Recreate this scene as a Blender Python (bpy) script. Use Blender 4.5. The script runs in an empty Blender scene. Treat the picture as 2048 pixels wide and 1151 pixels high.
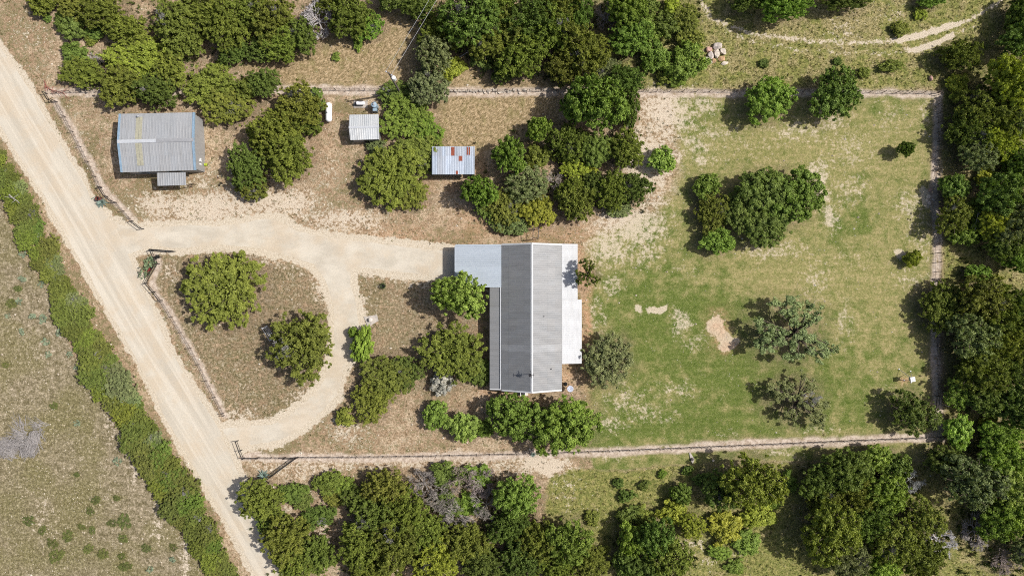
import bpy, bmesh, math, random
import numpy as np
from mathutils import Vector, Matrix

# ------------------------------------------------------------ camera, sky, sun, exposure
SC = bpy.context.scene
COL = SC.collection
CAM_H = 97.5                      # drone height, metres
PPM = 14.0                        # photograph pixels per metre on the ground
HALF_W = 1024 / PPM

cam_data = bpy.data.cameras.new('camera')
cam = bpy.data.objects.new('camera', cam_data)
COL.objects.link(cam)
cam.location = (0, 0, CAM_H)
cam_data.sensor_fit = 'HORIZONTAL'
cam_data.angle = 2 * math.atan(HALF_W / CAM_H)
cam_data.clip_start = 1
cam_data.clip_end = 2500
SC.camera = cam

SUN_EL = math.radians(50)
SUN_DIR = Vector((0.985, 0.16, 0)).normalized() * math.cos(SUN_EL) + Vector((0, 0, math.sin(SUN_EL)))
world = bpy.data.worlds.new('World')
SC.world = world
world.use_nodes = True
wn = world.node_tree
sky = wn.nodes.new('ShaderNodeTexSky')
sky.sky_type = 'NISHITA'
sky.sun_disc = False
sky.sun_elevation = SUN_EL
sky.dust_density = 4.0
sky.ozone_density = 0.6
sky.sun_rotation = math.atan2(SUN_DIR.x, SUN_DIR.y)
wn.nodes['Background'].inputs['Strength'].default_value = 0.088
wn.links.new(sky.outputs[0], wn.nodes['Background'].inputs['Color'])

sun_data = bpy.data.lights.new('sun', 'SUN')
sun_data.energy = 4.4
sun_data.angle = math.radians(0.55)
sun_data.color = (1.0, 0.965, 0.91)
sun = bpy.data.objects.new('sun', sun_data)
COL.objects.link(sun)
sun.location = SUN_DIR * 200
sun.rotation_euler = SUN_DIR.to_track_quat('Z', 'Y').to_euler()

SC.view_settings.view_transform = 'Standard'
SC.view_settings.look = 'None'
SC.view_settings.exposure = 0.09
SC.view_settings.gamma = 1
SC.view_settings.use_curve_mapping = False
SC.cycles.use_denoising = False
SC.cycles.pixel_filter_type = 'BLACKMAN_HARRIS'
SC.cycles.filter_width = 1.05
SC.cycles.use_adaptive_sampling = True
SC.cycles.adaptive_threshold = 0.02
SC.cycles.max_bounces = 6
SC.cycles.transparent_max_bounces = 4

# ------------------------------------------------------------ helpers
R = random.Random(7)
NR = np.random.default_rng(7)
R14 = PPM


def P(px, py, z=0.0):
    """Where a point at height z stands, from where the photograph shows it."""
    k = (CAM_H - z) / CAM_H / PPM
    return Vector(((px - 1024) * k, (575.5 - py) * k, z))


WLOC = {}


def tag(o, label=None, cat=None, group=None, kind=None):
    if label: o['label'] = label
    if cat: o['category'] = cat
    if group: o['group'] = group
    if kind: o['kind'] = kind
    return o


def thing(name, loc, label, cat, group=None):
    o = bpy.data.objects.new(name, None)
    COL.objects.link(o)
    o.location = loc
    o.empty_display_size = 0.3
    WLOC[o.name] = Vector(loc)
    return tag(o, label, cat, group)


def copy_tree(o, parent=None):
    c = o.copy()
    COL.objects.link(c)
    if parent: c.parent = parent
    for ch in list(o.children): copy_tree(ch, c)
    return c


class MB:
    """Collects shapes in world coordinates; build() links them as ONE mesh object."""
    def __init__(s):
        s.v, s.f, s.m, s.t = [], [], [], []

    def add(s, vs, fs, mi=0, tint=(1, 1, 1)):
        n = len(s.v)
        s.v += [tuple(v) for v in vs]
        s.f += [tuple(i + n for i in f) for f in fs]
        s.m += [mi] * len(fs)
        s.t += [tint] * len(vs)
        return s

    def box(s, c, d, rz=0.0, mi=0, tint=(1, 1, 1)):
        cx, cy, cz = c
        hx, hy, hz = d[0] / 2, d[1] / 2, d[2] / 2
        ca, sa = math.cos(rz), math.sin(rz)
        vs = []
        for z in (-hz, hz):
            for x, y in ((-hx, -hy), (hx, -hy), (hx, hy), (-hx, hy)):
                vs.append((cx + x * ca - y * sa, cy + x * sa + y * ca, cz + z))
        return s.add(vs, [(3, 2, 1, 0), (4, 5, 6, 7), (0, 1, 5, 4), (1, 2, 6, 5), (2, 3, 7, 6), (3, 0, 4, 7)], mi, tint)

    def tube(s, p0, p1, r0, r1=None, n=6, mi=0, cap=True, tint=(1, 1, 1)):
        r1 = r0 if r1 is None else r1
        p0, p1 = Vector(p0), Vector(p1)
        d = (p1 - p0)
        if d.length < 1e-6: return s
        d.normalize()
        a = d.orthogonal().normalized()
        b = d.cross(a)
        vs = []
        for p, r in ((p0, r0), (p1, r1)):
            for k in range(n):
                t = 2 * math.pi * k / n
                vs.append(p + a * (math.cos(t) * r) + b * (math.sin(t) * r))
        fs = [(k, (k + 1) % n, n + (k + 1) % n, n + k) for k in range(n)]
        if cap: fs += [tuple(range(n - 1, -1, -1)), tuple(range(n, 2 * n))]
        return s.add(vs, fs, mi, tint)

    def lathe(s, c, prof, n=20, axis='Z', mi=0, rz=0.0):
        """prof: (radius, height) pairs."""
        vs, fs = [], []
        ca, sa = math.cos(rz), math.sin(rz)
        for r, h in prof:
            for k in range(n):
                t = 2 * math.pi * k / n
                x, y, z = r * math.cos(t), r * math.sin(t), h
                if axis == 'X': x, y, z = z, x, y
                vs.append((c[0] + x * ca - y * sa, c[1] + x * sa + y * ca, c[2] + z))
        m = len(prof)
        for i in range(m - 1):
            for k in range(n):
                fs.append((i * n + k, i * n + (k + 1) % n, (i + 1) * n + (k + 1) % n, (i + 1) * n + k))
        fs.append(tuple(range(n - 1, -1, -1)))
        fs.append(tuple(range((m - 1) * n, m * n)))
        return s.add(vs, fs, mi)

    def prism(s, pts, z0, z1, mi=0):
        n = len(pts)
        vs = [(p[0], p[1], z0) for p in pts] + [(p[0], p[1], z1) for p in pts]
        fs = [tuple(range(n - 1, -1, -1)), tuple(range(n, 2 * n))]
        fs += [(k, (k + 1) % n, n + (k + 1) % n, n + k) for k in range(n)]
        return s.add(vs, fs, mi)

    def hull(s, pts, fs, mi=0, tint=(1, 1, 1)):
        return s.add(pts, fs, mi, tint)

    def build(s, name, mats, parent=None, origin=None, smooth=False):
        if not isinstance(mats, (list, tuple)): mats = [mats]
        off = Vector((0, 0, 0))
        if parent is not None: off = WLOC[parent.name]
        elif origin is not None: off = Vector(origin)
        me = bpy.data.meshes.new(name)
        me.from_pydata([(v[0] - off.x, v[1] - off.y, v[2] - off.z) for v in s.v], [], s.f)
        for m in mats: me.materials.append(m)
        if len(mats) > 1: me.polygons.foreach_set('material_index', s.m)
        ca = me.color_attributes.new('tint', 'FLOAT_COLOR', 'POINT')
        ca.data.foreach_set('color', np.array([(t[0], t[1], t[2], 1.0) for t in s.t], dtype=np.float32).ravel())
        if smooth: me.polygons.foreach_set('use_smooth', [True] * len(me.polygons))
        me.update()
        o = bpy.data.objects.new(name, me)
        COL.objects.link(o)
        if parent is not None:
            o.parent = parent
            WLOC[o.name] = off
        else:
            o.location = off
            WLOC[o.name] = off
        return o


def quick_mesh(name, verts, faces_per, mats, attrs=None):
    """verts (N,3) numpy; every face has faces_per verts in order."""
    n = len(verts)
    nf = n // faces_per
    me = bpy.data.meshes.new(name)
    me.vertices.add(n)
    me.vertices.foreach_set('co', verts.astype(np.float32).ravel())
    me.loops.add(n)
    me.loops.foreach_set('vertex_index', np.arange(n, dtype=np.int32))
    me.polygons.add(nf)
    me.polygons.foreach_set('loop_start', np.arange(0, n, faces_per, dtype=np.int32))
    me.polygons.foreach_set('loop_total', np.full(nf, faces_per, dtype=np.int32))
    for m in mats: me.materials.append(m)
    for k, a in (attrs or {}).items():
        ca = me.color_attributes.new(k, 'FLOAT_COLOR', 'POINT')
        ca.data.foreach_set('color', a.astype(np.float32).ravel())
    me.update(calc_edges=True)
    me.validate()
    return me


# ------------------------------------------------------------ node material helpers
class NT:
    def __init__(s, name):
        s.mat = bpy.data.materials.new(name)
        s.mat.use_nodes = True
        s.t = s.mat.node_tree
        s.bsdf = s.t.nodes['Principled BSDF']
        s.out = s.t.nodes['Material Output']
        s.tc = s.t.nodes.new('ShaderNodeTexCoord')

    def n(s, typ, **kw):
        x = s.t.nodes.new(typ)
        for k, v in kw.items(): setattr(x, k, v)
        return x

    def link(s, a, b): s.t.links.new(a, b)

    def put(s, sock, v):
        if hasattr(v, 'is_linked') or hasattr(v, 'links'): s.link(v, sock)
        elif isinstance(v, (tuple, list)): sock.default_value = tuple(v) + ((1,) if len(v) == 3 and len(sock.default_value) == 4 else ())
        else: sock.default_value = v

    def noise(s, scale, detail=4, rough=0.55, stretch=None, rot=0.0, off=0.0, coord='Object'):
        x = s.n('ShaderNodeTexNoise')
        x.inputs['Scale'].default_value = scale
        x.inputs['Detail'].default_value = detail
        x.inputs['Roughness'].default_value = rough
        m = s.n('ShaderNodeMapping')
        m.vector_type = 'TEXTURE'
        m.inputs['Location'].default_value = (off, off * 0.7, 0)
        m.inputs['Rotation'].default_value = (0, 0, rot)
        if stretch: m.inputs['Scale'].default_value = tuple(1 / v for v in stretch)
        s.link(s.tc.outputs[coord], m.inputs[0])
        s.link(m.outputs[0], x.inputs['Vector'])
        return x.outputs['Fac']

    def ramp(s, fac, lo, hi):
        x = s.n('ShaderNodeMapRange', interpolation_type='SMOOTHSTEP')
        s.put(x.inputs['Value'], fac)
        s.put(x.inputs['From Min'], lo)
        s.put(x.inputs['From Max'], hi)
        return x.outputs[0]

    def math(s, op, a, b=0.0):
        x = s.n('ShaderNodeMath', operation=op)
        s.put(x.inputs[0], a)
        s.put(x.inputs[1], b)
        return x.outputs[0]

    def mix(s, fac, a, b, mode='MIX'):
        x = s.n('ShaderNodeMix', data_type='RGBA', blend_type=mode)
        s.put(x.inputs[0], fac)
        s.put(x.inputs[6], a)
        s.put(x.inputs[7], b)
        return x.outputs[2]

    def attr(s, name):
        x = s.n('ShaderNodeAttribute', attribute_name=name)
        y = s.n('ShaderNodeSeparateColor')
        s.link(x.outputs['Color'], y.inputs[0])
        return y.outputs[0], y.outputs[1], y.outputs[2], x.outputs['Alpha'], x.outputs['Color']

    def bump(s, h, strength=0.4, dist=0.05):
        x = s.n('ShaderNodeBump')
        x.inputs['Strength'].default_value = strength
        x.inputs['Distance'].default_value = dist
        s.link(h, x.inputs['Height'])
        s.link(x.outputs[0], s.bsdf.inputs['Normal'])

    def done(s, col, rough=0.8, metal=0.0, spec=0.3):
        s.put(s.bsdf.inputs['Base Color'], col)
        s.put(s.bsdf.inputs['Roughness'], rough)
        s.put(s.bsdf.inputs['Metallic'], metal)
        s.bsdf.inputs['Specular IOR Level'].default_value = spec
        return s.mat


def simple(name, col, rough=0.7, metal=0.0, var=0.25, scale=6.0, spec=0.3):
    t = NT(name)
    a = t.noise(scale, 5)
    c2 = tuple(x * (1 - var) for x in col)
    return t.done(t.mix(t.ramp(a, 0.3, 0.7), c2, tuple(min(1, x * (1 + var * 0.4)) for x in col)), rough, metal, spec)


def sheet_metal(name, col, rough=0.5, metal=0.25, streak=(3.0, 0.25, 1), stain=(0.6, 0.58, 0.55), amt=0.35):
    """Weathered roofing metal; 'tint' holds the tone of each separate panel."""
    t = NT(name)
    _, _, _, _, tint = t.attr('tint')
    c = t.mix(1.0, col, tint, 'MULTIPLY')
    a = t.noise(1.2, 6, 0.6, stretch=streak)
    b = t.noise(0.35, 3)
    c = t.mix(t.math('MULTIPLY', t.ramp(a, 0.42, 0.72), amt), c, t.mix(1.0, c, stain, 'MULTIPLY'))
    c = t.mix(t.math('MULTIPLY', t.ramp(b, 0.4, 0.7), 0.18), c, t.mix(1.0, c, (0.8, 0.78, 0.75), 'MULTIPLY'))
    return t.done(c, rough, metal, 0.2)


M = {}
M['white_metal'] = sheet_metal('white_roof_metal', (0.56, 0.57, 0.585), 0.75, 0.0, amt=0.25)
M['main_metal'] = sheet_metal('galvanised_roof_metal', (0.268, 0.272, 0.28), 0.5, 0.15, streak=(0.3, 3, 1), amt=0.3)
M['carport_metal'] = sheet_metal('blue_grey_roof_metal', (0.40, 0.45, 0.51), 0.5, 0.1, streak=(0.3, 3, 1), amt=0.15)
M['barn_metal'] = sheet_metal('barn_roof_metal', (0.375, 0.385, 0.40), 0.6, 0.2, streak=(3, .25, 1), amt=0.4)
M['shed_metal'] = sheet_metal('shed_roof_metal', (0.54, 0.56, 0.575), 0.55, 0.2, amt=0.35)
M['old_metal'] = sheet_metal('old_roof_metal', (0.42, 0.47, 0.55), 0.5, 0.2, amt=0.5)
M['wall_metal'] = sheet_metal('wall_metal', (0.33, 0.33, 0.33), 0.6, 0.15, streak=(2, 2, .3), amt=0.3)
M['rust'] = simple('rusted_metal', (0.30, 0.085, 0.05), 0.9, 0.0, 0.35, 5)
M['blue_trim'] = simple('faded_blue_paint', (0.23, 0.33, 0.43), 0.6, 0, 0.15, 3)
M['skylight'] = simple('yellowed_fibreglass', (0.37, 0.355, 0.27), 0.5, 0, 0.15, 4)
M['pale_ridge'] = simple('pale_ridge_metal', (0.50, 0.52, 0.55), 0.5, 0.1, 0.1, 3)
M['grey_ridge'] = simple('grey_ridge_metal', (0.33, 0.335, 0.35), 0.5, 0.1, 0.1, 3)
M['white_paint'] = simple('white_paint', (0.74, 0.74, 0.74), 0.4, 0, 0.06, 3)
M['tank_white'] = simple('tank_white_paint', (0.84, 0.84, 0.86), 0.3, 0, 0.05, 2)
M['stucco'] = simple('tan_wall', (0.52, 0.44, 0.34), 0.85, 0, 0.15, 4)
M['glass'] = simple('dark_window_glass', (0.03, 0.04, 0.05), 0.1, 0, 0.1, 2, 0.5)
M['black_pipe'] = simple('black_pipe', (0.03, 0.027, 0.026), 0.6, 0, 0.3, 5)
M['dark_steel'] = simple('dark_steel', (0.05, 0.05, 0.055), 0.55, 0.3, 0.3, 5)
M['grey_steel'] = simple('grey_steel', (0.40, 0.41, 0.43), 0.5, 0.3, 0.2, 5)
M['old_post'] = simple('weathered_post', (0.10, 0.075, 0.06), 0.9, 0, 0.4, 8)
M['wood'] = simple('weathered_wood', (0.22, 0.17, 0.13), 0.9, 0, 0.35, 6)
M['pole_wood'] = simple('pole_wood', (0.16, 0.135, 0.115), 0.9, 0, 0.3, 6)
M['concrete'] = simple('concrete', (0.44, 0.40, 0.36), 0.9, 0, 0.2, 2.5)
M['pale_concrete'] = simple('pale_concrete', (0.64, 0.58, 0.52), 0.9, 0, 0.12, 4)
M['blue_drum'] = simple('blue_grey_paint', (0.30, 0.40, 0.48), 0.5, 0, 0.25, 5)
M['pale_blue'] = simple('pale_blue_grey', (0.50, 0.54, 0.66), 0.4, 0, 0.12, 5)
M['rust_drum'] = simple('rusty_drum', (0.17, 0.06, 0.05), 0.9, 0, 0.4, 6)
M['black'] = simple('soot_black', (0.012, 0.012, 0.012), 0.9, 0, 0.3, 6)
M['red_paint'] = simple('dull_red_paint', (0.20, 0.035, 0.035), 0.6, 0, 0.3, 5)
M['lime'] = simple('yellow_green_plastic', (0.45, 0.55, 0.06), 0.5, 0, 0.1, 5)
M['rock'] = simple('limestone', (0.64, 0.56, 0.47), 0.95, 0, 0.3, 3)
M['rock_grey'] = simple('grey_limestone', (0.50, 0.44, 0.40), 0.95, 0, 0.35, 3)
M['rock_rust'] = simple('rusty_limestone', (0.46, 0.30, 0.17), 0.95, 0, 0.35, 4)
M['rock_pink'] = simple('pink_stone', (0.58, 0.36, 0.30), 0.95, 0, 0.3, 4)
M['agave'] = simple('agave_leaf', (0.21, 0.28, 0.24), 0.6, 0, 0.2, 6)
M['cactus'] = simple('prickly_pear_pad', (0.16, 0.21, 0.11), 0.7, 0, 0.25, 8)
M['bark'] = simple('bark', (0.12, 0.095, 0.075), 0.95, 0, 0.4, 7)
M['dead_wood'] = simple('bleached_wood', (0.37, 0.345, 0.335), 0.9, 0, 0.3, 4)
M['red_branch'] = simple('rust_red_dead_foliage', (0.36, 0.15, 0.11), 0.9, 0, 0.3, 6)


def leaf_material():
    t = NT('leaves')
    info = t.n('ShaderNodeObjectInfo')
    v, _, _, _, _ = t.attr('var')
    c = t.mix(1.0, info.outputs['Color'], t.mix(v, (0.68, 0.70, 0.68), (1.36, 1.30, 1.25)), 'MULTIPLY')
    t.put(t.bsdf.inputs['Base Color'], c)
    t.bsdf.inputs['Roughness'].default_value = 0.6
    t.bsdf.inputs['Specular IOR Level'].default_value = 0.25
    tr = t.n('ShaderNodeBsdfTranslucent')
    t.put(tr.inputs['Color'], t.mix(1.0, c, (1.15, 1.25, 0.5), 'MULTIPLY'))
    mx = t.n('ShaderNodeMixShader')
    mx.inputs[0].default_value = 0.20
    t.link(t.bsdf.outputs[0], mx.inputs[1])
    t.link(tr.outputs[0], mx.inputs[2])
    t.link(mx.outputs[0], t.out.inputs[0])
    return t.mat


M['leaf'] = leaf_material()


def vcol_material(name, rough=0.9):
    t = NT(name)
    _, _, _, _, c = t.attr('col')
    return t.done(c, rough, 0, 0.15)


M['blades'] = vcol_material('grass_blades')
M['pebble'] = vcol_material('pale_pebbles')

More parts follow.
